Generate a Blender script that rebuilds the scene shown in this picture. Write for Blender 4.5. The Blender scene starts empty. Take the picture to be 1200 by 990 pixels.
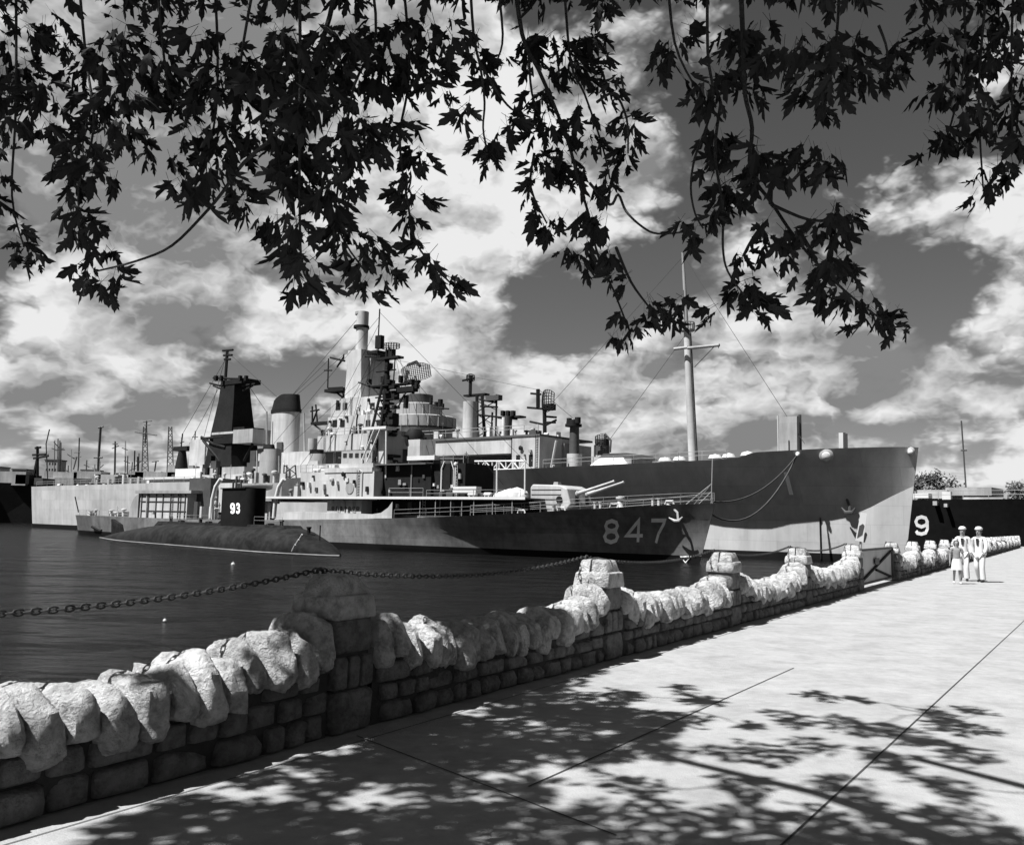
import bpy, bmesh, math, random
import numpy as np
from mathutils import Vector, Matrix, noise
random.seed(7)
SC = bpy.context.scene
COL = SC.collection
R = math.radians
# ------------------------------------------------------------------ camera
F = 1100.0
PITCH = math.atan(115 / F); ROLL = R(1.2)
EYE = Vector((0, 0, 1.65))
_f = Vector((0, math.cos(PITCH), math.sin(PITCH)))
_u0 = Vector((0, -math.sin(PITCH), math.cos(PITCH)))
_r0 = Vector((1, 0, 0))
_r = _r0 * math.cos(ROLL) + _u0 * math.sin(ROLL)
_u = _u0 * math.cos(ROLL) - _r0 * math.sin(ROLL)
cam = bpy.data.cameras.new('camera'); camo = bpy.data.objects.new('camera', cam); COL.objects.link(camo)
camo.matrix_world = Matrix(((_r.x, _u.x, -_f.x, EYE.x), (_r.y, _u.y, -_f.y, EYE.y), (_r.z, _u.z, -_f.z, EYE.z), (0, 0, 0, 1)))
cam.sensor_width = 36; cam.sensor_fit = 'HORIZONTAL'; cam.lens = 36 * F / 1200
cam.clip_start = 0.05; cam.clip_end = 9000
SC.camera = camo
# ------------------------------------------------------------------ light
ELEV = R(58)
SUN_AZ = Vector((-0.86, -0.51, 0)).normalized()
SUN_DIR = Vector((SUN_AZ.x * math.cos(ELEV), SUN_AZ.y * math.cos(ELEV), math.sin(ELEV)))
sun = bpy.data.lights.new('sun', 'SUN'); sun.energy = 5.0; sun.angle = R(0.53); sun.color = (1, 1, 1)
suno = bpy.data.objects.new('sun', sun); COL.objects.link(suno)
suno.rotation_euler = SUN_DIR.to_track_quat('Z', 'Y').to_euler(); suno.location = (-30, -10, 60)
SC.view_settings.view_transform = 'Standard'; SC.view_settings.look = 'None'
SC.view_settings.exposure = 1.0; SC.view_settings.gamma = 1.0
SC.view_settings.use_curve_mapping = False
SC.cycles.max_bounces = 6; SC.cycles.diffuse_bounces = 2; SC.cycles.glossy_bounces = 3
SC.cycles.use_adaptive_sampling = True

def ray(x, y): return _r * ((x - 600) / F) - _u * ((y - 495) / F) + _f
def onz(x, y, z=0.0):
    d = ray(x, y); return EYE + d * ((z - EYE.z) / d.z)
def atY(x, y, Y):
    d = ray(x, y); return EYE + d * (Y / d.y)
def atD(x, y, d): return EYE + ray(x, y) * d

# ------------------------------------------------------------------ sky: Nishita blue (seen by panchromatic film) and cumulus
w = bpy.data.worlds.new('World'); SC.world = w; w.use_nodes = True
nt = w.node_tree; N_ = nt.nodes; L_ = nt.links; N_.clear()
def nd(t, **k):
    n = N_.new(t)
    for a, b in k.items(): setattr(n, a, b)
    return n
def mth(op, a, b=None, c=None, clamp=False):
    n = nd('ShaderNodeMath', operation=op); n.use_clamp = clamp
    for i, v in enumerate((a, b, c)):
        if v is None: continue
        if isinstance(v, (int, float)): n.inputs[i].default_value = v
        else: L_.new(v, n.inputs[i])
    return n.outputs[0]
def vmth(op, a, b=None, s=None):
    n = nd('ShaderNodeVectorMath', operation=op)
    for i, v in enumerate((a, b)):
        if v is None: continue
        if isinstance(v, (tuple, list, Vector)): n.inputs[i].default_value = v
        else: L_.new(v, n.inputs[i])
    if s is not None:
        if isinstance(s, (int, float)): n.inputs['Scale'].default_value = s
        else: L_.new(s, n.inputs['Scale'])
    return n.outputs['Value'] if op in ('DISTANCE', 'DOT_PRODUCT', 'LENGTH') else n.outputs[0]
def smooth(v, a, b, lo=0.0, hi=1.0):
    n = nd('ShaderNodeMapRange', interpolation_type='SMOOTHSTEP')
    L_.new(v, n.inputs[0])
    for i, q in zip((1, 2, 3, 4), (a, b, lo, hi)): n.inputs[i].default_value = q
    return n.outputs[0]
tc = nd('ShaderNodeTexCoord'); DIR = vmth('NORMALIZE', tc.outputs['Generated'])
sep = nd('ShaderNodeSeparateXYZ'); L_.new(DIR, sep.inputs[0])
el = mth('MAXIMUM', sep.outputs['Z'], 0.0)
persp = mth('DIVIDE', 1.0, mth('ADD', el, 0.22))
flat = vmth('SCALE', DIR, s=persp)                      # a cloud layer seen in perspective
def fbm(vec, scale, detail, rough, dist=0.0, off=(0, 0, 0)):
    n = nd('ShaderNodeTexNoise', noise_dimensions='3D'); n.inputs['Scale'].default_value = scale
    n.inputs['Detail'].default_value = detail; n.inputs['Roughness'].default_value = rough
    n.inputs['Distortion'].default_value = dist
    v = vmth('ADD', vec, off); L_.new(v, n.inputs['Vector']); return n.outputs[0]
squash = vmth('MULTIPLY', flat, (1.0, 1.0, 1.8))
big = fbm(squash, 1.55, 5, 0.55, 0.3, (3.1, 1.7, 0.4))
big2 = fbm(squash, 1.55, 4, 0.5, 0.3, (3.0, 1.7, 0.56))
round_ = vmth('MULTIPLY', DIR, (1.0, 1.0, 1.55))
warp = fbm(round_, 14.0, 4, 0.6, 0.0, (2.0, 9.0, 4.0))
det = fbm(round_, 11.0, 8, 0.60, 0.25, (7.7, 2.2, 5.0))
def puffs(off):
    v = nd('ShaderNodeTexVoronoi', feature='F1'); v.inputs['Scale'].default_value = 10.0; v.inputs['Detail'].default_value = 3.0
    v.inputs['Roughness'].default_value = 0.55; v.inputs['Lacunarity'].default_value = 2.3; pass
    jit = vmth('SCALE', vmth('ADD', (0.6, 0.2, 0.8), (0, 0, 0)), s=mth('MULTIPLY', mth('SUBTRACT', warp, 0.5), 0.12))
    L_.new(vmth('ADD', vmth('ADD', round_, jit), off), v.inputs['Vector']); return mth('SUBTRACT', 0.85, v.outputs['Distance'])
puff = puffs((0, 0, 0)); puff2 = puffs((-0.020, -0.008, 0.034))
# broad weather: where the deck is broken and where it is closed
blobs = [(670, 335, 120, -.34), (770, 285, 75, -.26), (1045, 110, 115, -.36), (940, 265, 95, -.30), (1085, 310, 60, -.25), (880, 160, 60, -.2),
         (250, 455, 55, -.12), (55, 385, 40, -.06), (100, 90, 170, .26), (300, 90, 190, .26), (500, 110, 140, .28), (20, 250, 90, .2), (470, 330, 90, .2), (600, 430, 60, .14), (705, 462, 45, -.13), (590, 375, 50, -.10), (1000, 60, 90, -.2), 
         (1040, 190, 55, .30), (1110, 245, 50, .22), (690, 170, 130, .26), (190, 280, 170, .22), (1000, 400, 120, .2), (550, 425, 65, .2),
         (830, 430, 120, .2), (120, 440, 120, .18), (400, 200, 250, .18), (820, 100, 70, .2), (1120, 480, 120, .16), (470, 470, 140, .12)]
wn_ = nd('ShaderNodeTexNoise'); wn_.inputs['Scale'].default_value = 5.0; wn_.inputs['Detail'].default_value = 4.0; L_.new(DIR, wn_.inputs['Vector'])
DIRW = vmth('ADD', DIR, vmth('SCALE', vmth('SUBTRACT', wn_.outputs['Color'], (.5, .5, .5)), s=0.26))
bias = None
for (px, py, rad, amp) in blobs:
    d0 = ray(px, py).normalized()
    dist = vmth('DISTANCE', DIRW, tuple(d0))
    q = smooth(dist, 0.25 * rad / F, 1.35 * rad / F, amp, 0.0)
    bias = q if bias is None else mth('ADD', bias, q)
den = mth('ADD', mth('ADD', mth('ADD', big, mth('MULTIPLY', mth('SUBTRACT', puff, 0.45), 0.22)), mth('MULTIPLY', mth('SUBTRACT', det, 0.47), 0.15)), mth('ADD', mth('MULTIPLY', bias, 0.50), smooth(sep.outputs['Z'], 0.05, 0.42, 0.075, 0.0)))
cover = smooth(den, 0.335, 0.485)
# clouds thinned out of view, overhead and behind the viewer, to weaken the fill light
clear_up = smooth(sep.outputs['Z'], 0.50, 0.66, 1.0, 0.03)
behind = smooth(sep.outputs['Y'], 0.1, 0.6, 0.04, 1.0)
cover = mth('MULTIPLY', mth('MULTIPLY', cover, clear_up), behind)
shade = mth('ADD', mth('MULTIPLY', mth('SUBTRACT', big, big2), 3.0), mth('MULTIPLY', mth('SUBTRACT', puff, puff2), 0.85))
tone = mth('ADD', shade, mth('ADD', 0.58, mth('MULTIPLY', mth('SUBTRACT', det, 0.5), 0.14)))
thick = smooth(den, 0.40, 0.74, -0.03, 0.46)
tone = mth('SUBTRACT', tone, thick)
ctone = nd('ShaderNodeMapRange'); L_.new(tone, ctone.inputs[0])
for i, q in zip((1, 2, 3, 4), (0.15, 0.85, 0.12, 0.42)): ctone.inputs[i].default_value = q
sky = nd('ShaderNodeTexSky', sky_type='NISHITA'); sky.sun_disc = False
sky.sun_elevation = ELEV; sky.sun_rotation = math.atan2(SUN_AZ.x, SUN_AZ.y); sky.air_density = 1.0; sky.dust_density = 0.4; sky.ozone_density = 1.0
# a red filter on black and white film: the blue reads dark
srgb = nd('ShaderNodeSeparateColor'); L_.new(sky.outputs[0], srgb.inputs[0])
film = mth('ADD', mth('MULTIPLY', srgb.outputs[0], 0.45), mth('MULTIPLY', srgb.outputs[1], 0.12))
bg1 = nd('ShaderNodeBackground'); L_.new(film, bg1.inputs[0]); bg1.inputs[1].default_value = 0.05
bg2 = nd('ShaderNodeBackground'); L_.new(ctone.outputs[0], bg2.inputs[0]); bg2.inputs[1].default_value = 1.0
mixs = nd('ShaderNodeMixShader'); L_.new(cover, mixs.inputs[0]); L_.new(bg1.outputs[0], mixs.inputs[1]); L_.new(bg2.outputs[0], mixs.inputs[2])
out = nd('ShaderNodeOutputWorld'); L_.new(mixs.outputs[0], out.inputs[0])

# ------------------------------------------------------------------ materials
MATS = {}
def mat(name, v, rough=0.6, var=0.25, scale=3.0, bump=0.0, bscale=20.0, streak=False, plates=None, metal=0.0, spec=0.35, spots=None):
    if name in MATS: return MATS[name]
    if v > 0.06: v *= 0.68          # film exposed for the shade: see the exposure above
    m = bpy.data.materials.new(name); m.use_nodes = True; MATS[name] = m
    t = m.node_tree; n = t.nodes; l = t.links; b = n['Principled BSDF']
    b.inputs['Roughness'].default_value = rough; b.inputs['Metallic'].default_value = metal
    b.inputs['Specular IOR Level'].default_value = spec
    co = n.new('ShaderNodeTexCoord'); mp = n.new('ShaderNodeMapping'); l.new(co.outputs['Object'], mp.inputs[0])
    if streak: mp.inputs['Scale'].default_value = (1.0, 1.0, 0.12)
    no = n.new('ShaderNodeTexNoise'); no.inputs['Scale'].default_value = scale; no.inputs['Detail'].default_value = 7; no.inputs['Roughness'].default_value = 0.62
    l.new(mp.outputs[0], no.inputs['Vector'])
    no2 = n.new('ShaderNodeTexNoise'); no2.inputs['Scale'].default_value = scale * 0.17; no2.inputs['Detail'].default_value = 4
    l.new(co.outputs['Object'], no2.inputs['Vector'])
    ad = n.new('ShaderNodeMath'); ad.operation = 'ADD'; l.new(no.outputs[0], ad.inputs[0]); l.new(no2.outputs[0], ad.inputs[1])
    mr = n.new('ShaderNodeMapRange'); l.new(ad.outputs[0], mr.inputs[0])
    mr.inputs[1].default_value = 0.65; mr.inputs[2].default_value = 1.35
    mr.inputs[3].default_value = v * (1 - var); mr.inputs[4].default_value = v * (1 + var)
    val = mr.outputs[0]
    if plates:
        sx, sz, amt = plates
        br = n.new('ShaderNodeTexBrick'); pm = n.new('ShaderNodeMapping'); l.new(co.outputs['Object'], pm.inputs[0])
        pm.inputs['Rotation'].default_value = (R(90), 0, 0)
        l.new(pm.outputs[0], br.inputs['Vector'])
        br.inputs['Scale'].default_value = 1.0; br.inputs['Brick Width'].default_value = sx; br.inputs['Row Height'].default_value = sz
        br.inputs['Mortar Size'].default_value = 0.035; br.inputs['Mortar Smooth'].default_value = 0.6
        br.inputs['Color1'].default_value = (1 - amt,) * 3 + (1,); br.inputs['Color2'].default_value = (1 + amt,) * 3 + (1,); br.inputs['Mortar'].default_value = (1 - 2.2 * amt,) * 3 + (1,)
        mu = n.new('ShaderNodeMath'); mu.operation = 'MULTIPLY'; l.new(val, mu.inputs[0]); l.new(br.outputs[0], mu.inputs[1]); val = mu.outputs[0]
    if spots:
        sn = n.new('ShaderNodeTexNoise'); sn.inputs['Scale'].default_value = spots[0]; sn.inputs['Detail'].default_value = 6; sn.inputs['Roughness'].default_value = 0.7
        l.new(co.outputs['Object'], sn.inputs['Vector']); sr = n.new('ShaderNodeMapRange'); l.new(sn.outputs[0], sr.inputs[0])
        sr.inputs[1].default_value = spots[1]; sr.inputs[2].default_value = spots[1] + .2; sr.inputs[3].default_value = spots[2]; sr.inputs[4].default_value = 1.0
        mu2 = n.new('ShaderNodeMath'); mu2.operation = 'MULTIPLY'; l.new(val, mu2.inputs[0]); l.new(sr.outputs[0], mu2.inputs[1]); val = mu2.outputs[0]
    l.new(val, b.inputs['Base Color'])
    if bump:
        bn = n.new('ShaderNodeTexNoise'); bn.inputs['Scale'].default_value = bscale; bn.inputs['Detail'].default_value = 8; bn.inputs['Roughness'].default_value = 0.65
        l.new(co.outputs['Object'], bn.inputs['Vector'])
        bu = n.new('ShaderNodeBump'); bu.inputs['Strength'].default_value = bump; bu.inputs['Distance'].default_value = 0.07
        l.new(bn.outputs[0], bu.inputs['Height']); l.new(bu.outputs[0], b.inputs['Normal'])
    return m
M_haze = mat('haze_grey_paint', 0.38, 0.55, 0.38, 1.2, streak=True, plates=(3.0, 2.4, 0.05))
M_pale = mat('pale_grey_paint', 0.56, 0.55, 0.34, 1.2, streak=True, plates=(2.6, 2.2, 0.05))
M_hullD = mat('destroyer_hull_paint', 0.24, 0.5, 0.45, 0.8, streak=True, plates=(6.0, 1.6, 0.09), spots=(.9, .36, .72))
M_hullN = mat('cruiser_hull_paint', 0.57, 0.5, 0.28, 0.6, streak=True, plates=(7.0, 2.2, 0.07), spots=(.5, .30, .86))
M_boot = mat('boot_topping_black', 0.008, 0.7, 0.3, 1.5, spec=0.1)
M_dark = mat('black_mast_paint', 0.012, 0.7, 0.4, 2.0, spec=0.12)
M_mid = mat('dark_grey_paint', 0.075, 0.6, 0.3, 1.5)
M_deck = mat('deck_grey', 0.12, 0.8, 0.3, 1.0)
M_white = mat('white_paint', 0.78, 0.5, 0.1, 2.0)
M_num = mat('number_white_paint', 1.25, 0.6, 0.12, 3.0)
M_numd = mat('weathered_number_grey', 1.15, 0.6, 0.18, 3.0)
M_canvas = mat('canvas', 0.7, 0.9, 0.15, 5.0)
M_sub = mat('submarine_black', 0.015, 0.75, 0.6, 1.4, spec=0.1, bump=0.12, bscale=4, spots=(.7, .36, .5))
M_sail = mat('submarine_sail_black', 0.008, 0.75, 0.4, 1.5, spec=0.08)
M_glass = mat('dark_glass', 0.015, 0.15, 0.2, 1.0, spec=0.5)
M_rope = mat('tarred_rope', 0.05, 0.9, 0.3, 8.0)
M_iron = mat('rusty_iron', 0.035, 0.7, 0.5, 25.0, bump=0.4, bscale=60)
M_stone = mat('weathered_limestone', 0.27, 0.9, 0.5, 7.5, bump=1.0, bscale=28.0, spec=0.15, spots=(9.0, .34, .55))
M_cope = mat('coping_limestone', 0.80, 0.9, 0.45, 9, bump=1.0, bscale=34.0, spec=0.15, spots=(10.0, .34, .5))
M_mortar = mat('mortar_dark', 0.075, 0.95, 0.3, 9.0, bump=0.6, bscale=40, spec=0.1)
M_bark = mat('bark', 0.06, 0.95, 0.4, 9.0, bump=1.0, bscale=18, spec=0.1)
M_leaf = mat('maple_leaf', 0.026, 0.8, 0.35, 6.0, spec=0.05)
M_tree = mat('far_leaf', 0.05, 0.8, 0.4, 1.5, spec=0.1)
M_skin = mat('skin', 0.34, 0.6, 0.08, 8.0)
M_unif = mat('white_uniform', 0.8, 0.85, 0.06, 8.0)
M_greyc = mat('grey_cloth', 0.32, 0.9, 0.2, 8.0)
M_black = mat('black_leather', 0.02, 0.5, 0.2, 8.0)
M_hair = mat('dark_hair', 0.03, 0.7, 0.3, 20.0)
M_brickb = mat('far_building_wall', 0.38, 0.9, 0.2, 0.6)

# ------------------------------------------------------------------ helpers
def tag(o, label=None, cat=None, group=None, kind=None):
    if label: o['label'] = label
    if cat: o['category'] = cat
    if group: o['group'] = group
    if kind: o['kind'] = kind
    return o
def empty(name, loc, label, cat, group=None, rot=0.0):
    o = bpy.data.objects.new(name, None); COL.objects.link(o); o.location = loc; o.rotation_euler = (0, 0, rot)
    o.empty_display_size = 0.3
    return tag(o, label, cat, group)
class MB:
    def __init__(s): s.v = []; s.f = []; s.m = []; s.mi = 0
    def quad(s, *p):
        n = len(s.v); s.v += [tuple(q) for q in p]; s.f.append(tuple(range(n, n + len(p)))); s.m.append(s.mi)
    def box(s, x0, x1, y0, y1, z0, z1, tx=0.0, ty=0.0, M=None):
        n = len(s.v)
        P = [(x0, y0, z0), (x1, y0, z0), (x1, y1, z0), (x0, y1, z0), (x0 + tx, y0 + ty, z1), (x1 - tx, y0 + ty, z1), (x1 - tx, y1 - ty, z1), (x0 + tx, y1 - ty, z1)]
        if M is not None: P = [tuple(M @ Vector(p)) for p in P]
        s.v += P
        for q in ((0, 3, 2, 1), (4, 5, 6, 7), (0, 1, 5, 4), (1, 2, 6, 5), (2, 3, 7, 6), (3, 0, 4, 7)):
            s.f.append(tuple(n + i for i in q)); s.m.append(s.mi)
        return s
    def tube(s, pts, rad, seg=6, closed=False, cap=True):
        pts = [Vector(p) for p in pts]; k = len(pts)
        if not isinstance(rad, (list, tuple)): rad = [rad] * k
        n0 = len(s.v); ref = None
        for i, p in enumerate(pts):
            if closed: t = pts[(i + 1) % k] - pts[i - 1]
            else: t = pts[min(i + 1, k - 1)] - pts[max(i - 1, 0)]
            if t.length < 1e-9: t = Vector((0, 0, 1))
            t.normalize()
            if ref is None: ref = t.orthogonal().normalized()
            ref = (ref - t * ref.dot(t))
            ref = ref.normalized() if ref.length > 1e-6 else t.orthogonal().normalized()
            b = t.cross(ref)
            for j in range(seg):
                a = 2 * math.pi * j / seg
                s.v.append(tuple(p + (ref * math.cos(a) + b * math.sin(a)) * rad[i]))
        for i in range(k if closed else k - 1):
            for j in range(seg):
                a = n0 + i * seg; b_ = n0 + ((i + 1) % k) * seg
                s.f.append((a + j, a + (j + 1) % seg, b_ + (j + 1) % seg, b_ + j)); s.m.append(s.mi)
        if cap and not closed:
            s.f.append(tuple(n0 + j for j in reversed(range(seg)))); s.m.append(s.mi)
            s.f.append(tuple(n0 + (k - 1) * seg + j for j in range(seg))); s.m.append(s.mi)
        return s
    def lathe(s, c, prof, seg=24, sx=1.0, sy=1.0, M=None):
        n0 = len(s.v); k = len(prof)
        for (r_, z) in prof:
            for j in range(seg):
                a = 2 * math.pi * j / seg
                q = Vector((c[0] + r_ * sx * math.cos(a), c[1] + r_ * sy * math.sin(a), c[2] + z))
                s.v.append(tuple(M @ q) if M is not None else tuple(q))
        for i in range(k - 1):
            for j in range(seg):
                s.f.append((n0 + i * seg + j, n0 + i * seg + (j + 1) % seg, n0 + (i + 1) * seg + (j + 1) % seg, n0 + (i + 1) * seg + j)); s.m.append(s.mi)
        if prof[0][0] > 1e-4: s.f.append(tuple(n0 + j for j in reversed(range(seg)))); s.m.append(s.mi)
        if prof[-1][0] > 1e-4: s.f.append(tuple(n0 + (k - 1) * seg + j for j in range(seg))); s.m.append(s.mi)
        return s
    def prism(s, poly, axis, a0, a1):
        """poly in the two other axes (x,z) for axis y, (x,y) for axis z, (y,z) for axis x"""
        def P(q, a): return {'y': (q[0], a, q[1]), 'z': (q[0], q[1], a), 'x': (a, q[0], q[1])}[axis]
        n = len(s.v); k = len(poly)
        s.v += [P(q, a0) for q in poly] + [P(q, a1) for q in poly]
        s.f.append(tuple(range(n, n + k))); s.m.append(s.mi); s.f.append(tuple(reversed(range(n + k, n + 2 * k)))); s.m.append(s.mi)
        for i in range(k):
            s.f.append((n + (i + 1) % k, n + i, n + k + i, n + k + (i + 1) % k)); s.m.append(s.mi)
        return s
    def build(s, name, mats, parent=None, smooth=None, fix=True):
        me = bpy.data.meshes.new(name); me.from_pydata(s.v, [], s.f)
        if not isinstance(mats, (list, tuple)): mats = [mats]
        for m in mats: me.materials.append(m)
        if len(mats) > 1: me.polygons.foreach_set('material_index', s.m)
        if fix:
            bm = bmesh.new(); bm.from_mesh(me); bmesh.ops.recalc_face_normals(bm, faces=bm.faces); bm.to_mesh(me); bm.free()
        if smooth is not None:
            me.polygons.foreach_set('use_smooth', [True] * len(me.polygons)); me.set_sharp_from_angle(angle=R(smooth))
        me.update()
        o = bpy.data.objects.new(name, me); COL.objects.link(o)
        if parent is not None: o.parent = parent
        return o
def lerp(tab, t):
    if t <= tab[0][0]: return tab[0][1]
    for (a, va), (b, vb) in zip(tab, tab[1:]):
        if t <= b: return va + (vb - va) * (t - a) / (b - a)
    return tab[-1][1]

WZ = -2.35          # water level below the promenade
# ------------------------------------------------------------------ water, ground, far land
m = bpy.data.materials.new('harbour_water'); m.use_nodes = True
t = m.node_tree; n = t.nodes; l = t.links; b = n['Principled BSDF']
b.inputs['Base Color'].default_value = (0.012,) * 3 + (1,); b.inputs['Roughness'].default_value = 0.16; b.inputs['IOR'].default_value = 1.33
b.inputs['Specular IOR Level'].default_value = 0.21
geo = n.new('ShaderNodeNewGeometry')
def wnoise(sc, stretch, det_, rough):
    mp = n.new('ShaderNodeMapping'); mp.inputs['Scale'].default_value = stretch; mp.inputs['Rotation'].default_value = (0, 0, R(18))
    l.new(geo.outputs['Position'], mp.inputs[0]); q = n.new('ShaderNodeTexNoise'); q.inputs['Scale'].default_value = sc
    q.inputs['Detail'].default_value = det_; q.inputs['Roughness'].default_value = rough; l.new(mp.outputs[0], q.inputs['Vector']); return q.outputs[0]
n1 = wnoise(1.9, (0.5, 1.0, 1), 7, 0.68); n2 = wnoise(0.22, (0.5, 1.0, 1), 3, 0.5)
b1 = n.new('ShaderNodeBump'); b1.inputs['Strength'].default_value = 1.0; b1.inputs['Distance'].default_value = 3.2; l.new(n1, b1.inputs['Height'])
b2 = n.new('ShaderNodeBump'); b2.inputs['Strength'].default_value = 0.8; b2.inputs['Distance'].default_value = 3.0; l.new(n2, b2.inputs['Height']); l.new(b1.outputs[0], b2.inputs['Normal'])
l.new(b2.outputs[0], b.inputs['Normal'])
M_water = m
mb = MB(); mb.quad((-4000, -300, WZ), (4000, -300, WZ), (4000, 5000, WZ), (-4000, 5000, WZ)); o = mb.build('water', M_water, fix=False); tag(o, kind='structure')

# pavement material: broom finished concrete with a fine speckle
M_conc = mat('promenade_concrete', 0.44, 0.9, 0.16, 7.5, bump=0.35, bscale=55, spec=0.2, spots=(2.2, .33, .8))
M_joint = mat('pavement_joint_dark', 0.05, 0.95, 0.3, 6, spec=0.1)
M_grass = mat('lawn_green', 0.06, 0.95, 0.4, 4.0, bump=0.8, bscale=30, spec=0.1)

WD = Vector((0.513, 0.858, 0)).normalized()       # the wall's run
WN = Vector((WD.y, -WD.x, 0))                     # from the wall onto the promenade
P1 = onz(405, 862, 0); P1.z = 0
P1 = P1 - WN * 0.27 + WD * 0.13                   # pillar centre
def wp(s, d, z=0.0): return P1 + WD * s + WN * d + Vector((0, 0, z))
SP = 4.86
mb = MB(); e0, e1 = -40, 112
a = [wp(e0, -0.3), wp(e1, -0.3), wp(e1, 9.0), wp(e0, 9.0)]
lo = Vector((0, 0, -3.6))
mb.quad(*a); 
for i in range(4): mb.quad(a[i] + lo, a[(i + 1) % 4] + lo, a[(i + 1) % 4], a[i])
o = mb.build('pavement', M_conc); tag(o, kind='structure')
mb = MB(); a = [wp(e0, 9.002, -.05), wp(e1, 9.002, -.05), wp(e1, 120, -.05), wp(e0, 120, -.05)]
mb.quad(*a)
for i in range(4): mb.quad(a[i] + lo, a[(i + 1) % 4] + lo, a[(i + 1) % 4], a[i])
o = mb.build('lawn_ground', M_grass); tag(o, kind='structure')
# joints: thin sheets 4 mm above the slab
mb = MB()
def strip(p, q, wd):
    p = Vector(p); q = Vector(q); d = (q - p).normalized(); nn = Vector((-d.y, d.x, 0)) * wd / 2; z = Vector((0, 0, 0.004))
    mb.quad(p - nn + z, q - nn + z, q + nn + z, p + nn + z)
strip(wp(-30, 0.47), wp(100, 0.47), 0.009)
J1a, J1b = onz(1010, 903), onz(1156, 768); jd = (J1b - J1a).normalized()
J2a, J2b = onz(672, 898), onz(842, 822)
strip(J1a - jd * 9, J1b + jd * 30, 0.014)
jd2 = (J2b - J2a).normalized(); strip(J2a - jd2 * .6, J2b + jd2 * 2.6, 0.014)
J3a, J3b = onz(418, 862), onz(530, 905); strip(J3a, J3a + (J3b - J3a) * 2.2, 0.012)
o = mb.build('pavement_joint', M_joint, fix=False); tag(o, kind='structure')

# far shores
def terrain(name, x0, x1, y, h, seed):
    mb = MB(); k = 60; rows = []
    for (dy, hh) in ((0, -1.0), (14, 0.35), (60, 0.8), (160, 1.0), (420, 0.7)):
        row = []
        for i in range(k + 1):
            x = x0 + (x1 - x0) * i / k
            zz = WZ + (hh * h * (0.7 + 0.6 * noise.noise(Vector((x * 0.012, seed, dy * 0.01)))) if hh > 0 else -1)
            row.append(Vector((x, y + dy + 12 * noise.noise(Vector((x * .02, seed + 5, 0))), zz)))
        rows.append(row)
    for a, b in zip(rows, rows[1:]):
        for i in range(k): mb.quad(a[i], a[i + 1], b[i + 1], b[i])
    o = mb.build(name, M_tree, smooth=60); tag(o, kind='structure')
terrain('far_shore_terrain', -1400, 1600, 720, 11, 3.3)
terrain('harbour_point_terrain', 92, 420, 190, 5, 8.1)

# ------------------------------------------------------------------ ship frame
class Ship:
    def __init__(s, bow, stern, name, label, cat='warship', group=None):
        bow = Vector(bow); d = bow - Vector(stern); d.z = 0; s.o = bow; s.L = d.length; s.X = d.normalized(); s.Y = Vector((-s.X.y, s.X.x, 0))
        s.root = empty(name, bow, label, cat, group, math.atan2(s.X.y, s.X.x))
    def at(s, px, py, yl=0.0):
        d = ray(px, py); k = ((s.o - EYE).dot(s.Y) + yl) / d.dot(s.Y); q = EYE + d * k - s.o
        return Vector((q.dot(s.X), yl, q.z))
    def ppm(s, q):                                  # metres per photo pixel at a local point
        wq = s.o + s.X * q[0] + s.Y * q[1]; return (wq - EYE).dot(_f) / F
    def bx(s, name, x0, yt, x1, yb, y0, y1, m, par=None, taper=0.0, ty=0.0, label=None):
        ym = (yt + yb) / 2
        xa = s.at(x0, ym, y0).x; xb = s.at(x1, ym, y0).x
        zt = (s.at(x0, yt, y0).z + s.at(x1, yt, y0).z) / 2; zb = (s.at(x0, yb, y0).z + s.at(x1, yb, y0).z) / 2
        o = MB().box(xa, xb, y0, y1, zb, zt, taper, ty).build(name, m, par or s.root)
        if label: o['label'] = label
        return o
    def cy(s, name, xc, yt, yb, rp, y, m, par=None, sx=1.0, sy=1.0, seg=24, top=None):
        q = s.at(xc, yb, y); r_ = rp * s.ppm(q); zt = s.at(xc, yt, y).z
        rt = r_ if top is None else top * s.ppm(q)
        return MB().lathe((q.x, y, 0), [(r_, q.z), (rt, zt)], seg, sx, sy).build(name, m, par or s.root, smooth=40)
    def tb(s, name, pts, y, rp, m, par=None, seg=6):
        """poles: list of pixel polylines lying in the plane y"""
        first = None
        for pl in pts:
            q = [s.at(a, b, y) for (a, b) in pl]; o = MB().tube(q, rp * s.ppm(q[0]), seg).build(name, m, par or s.root, smooth=50)
            first = first or o
        return first

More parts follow.
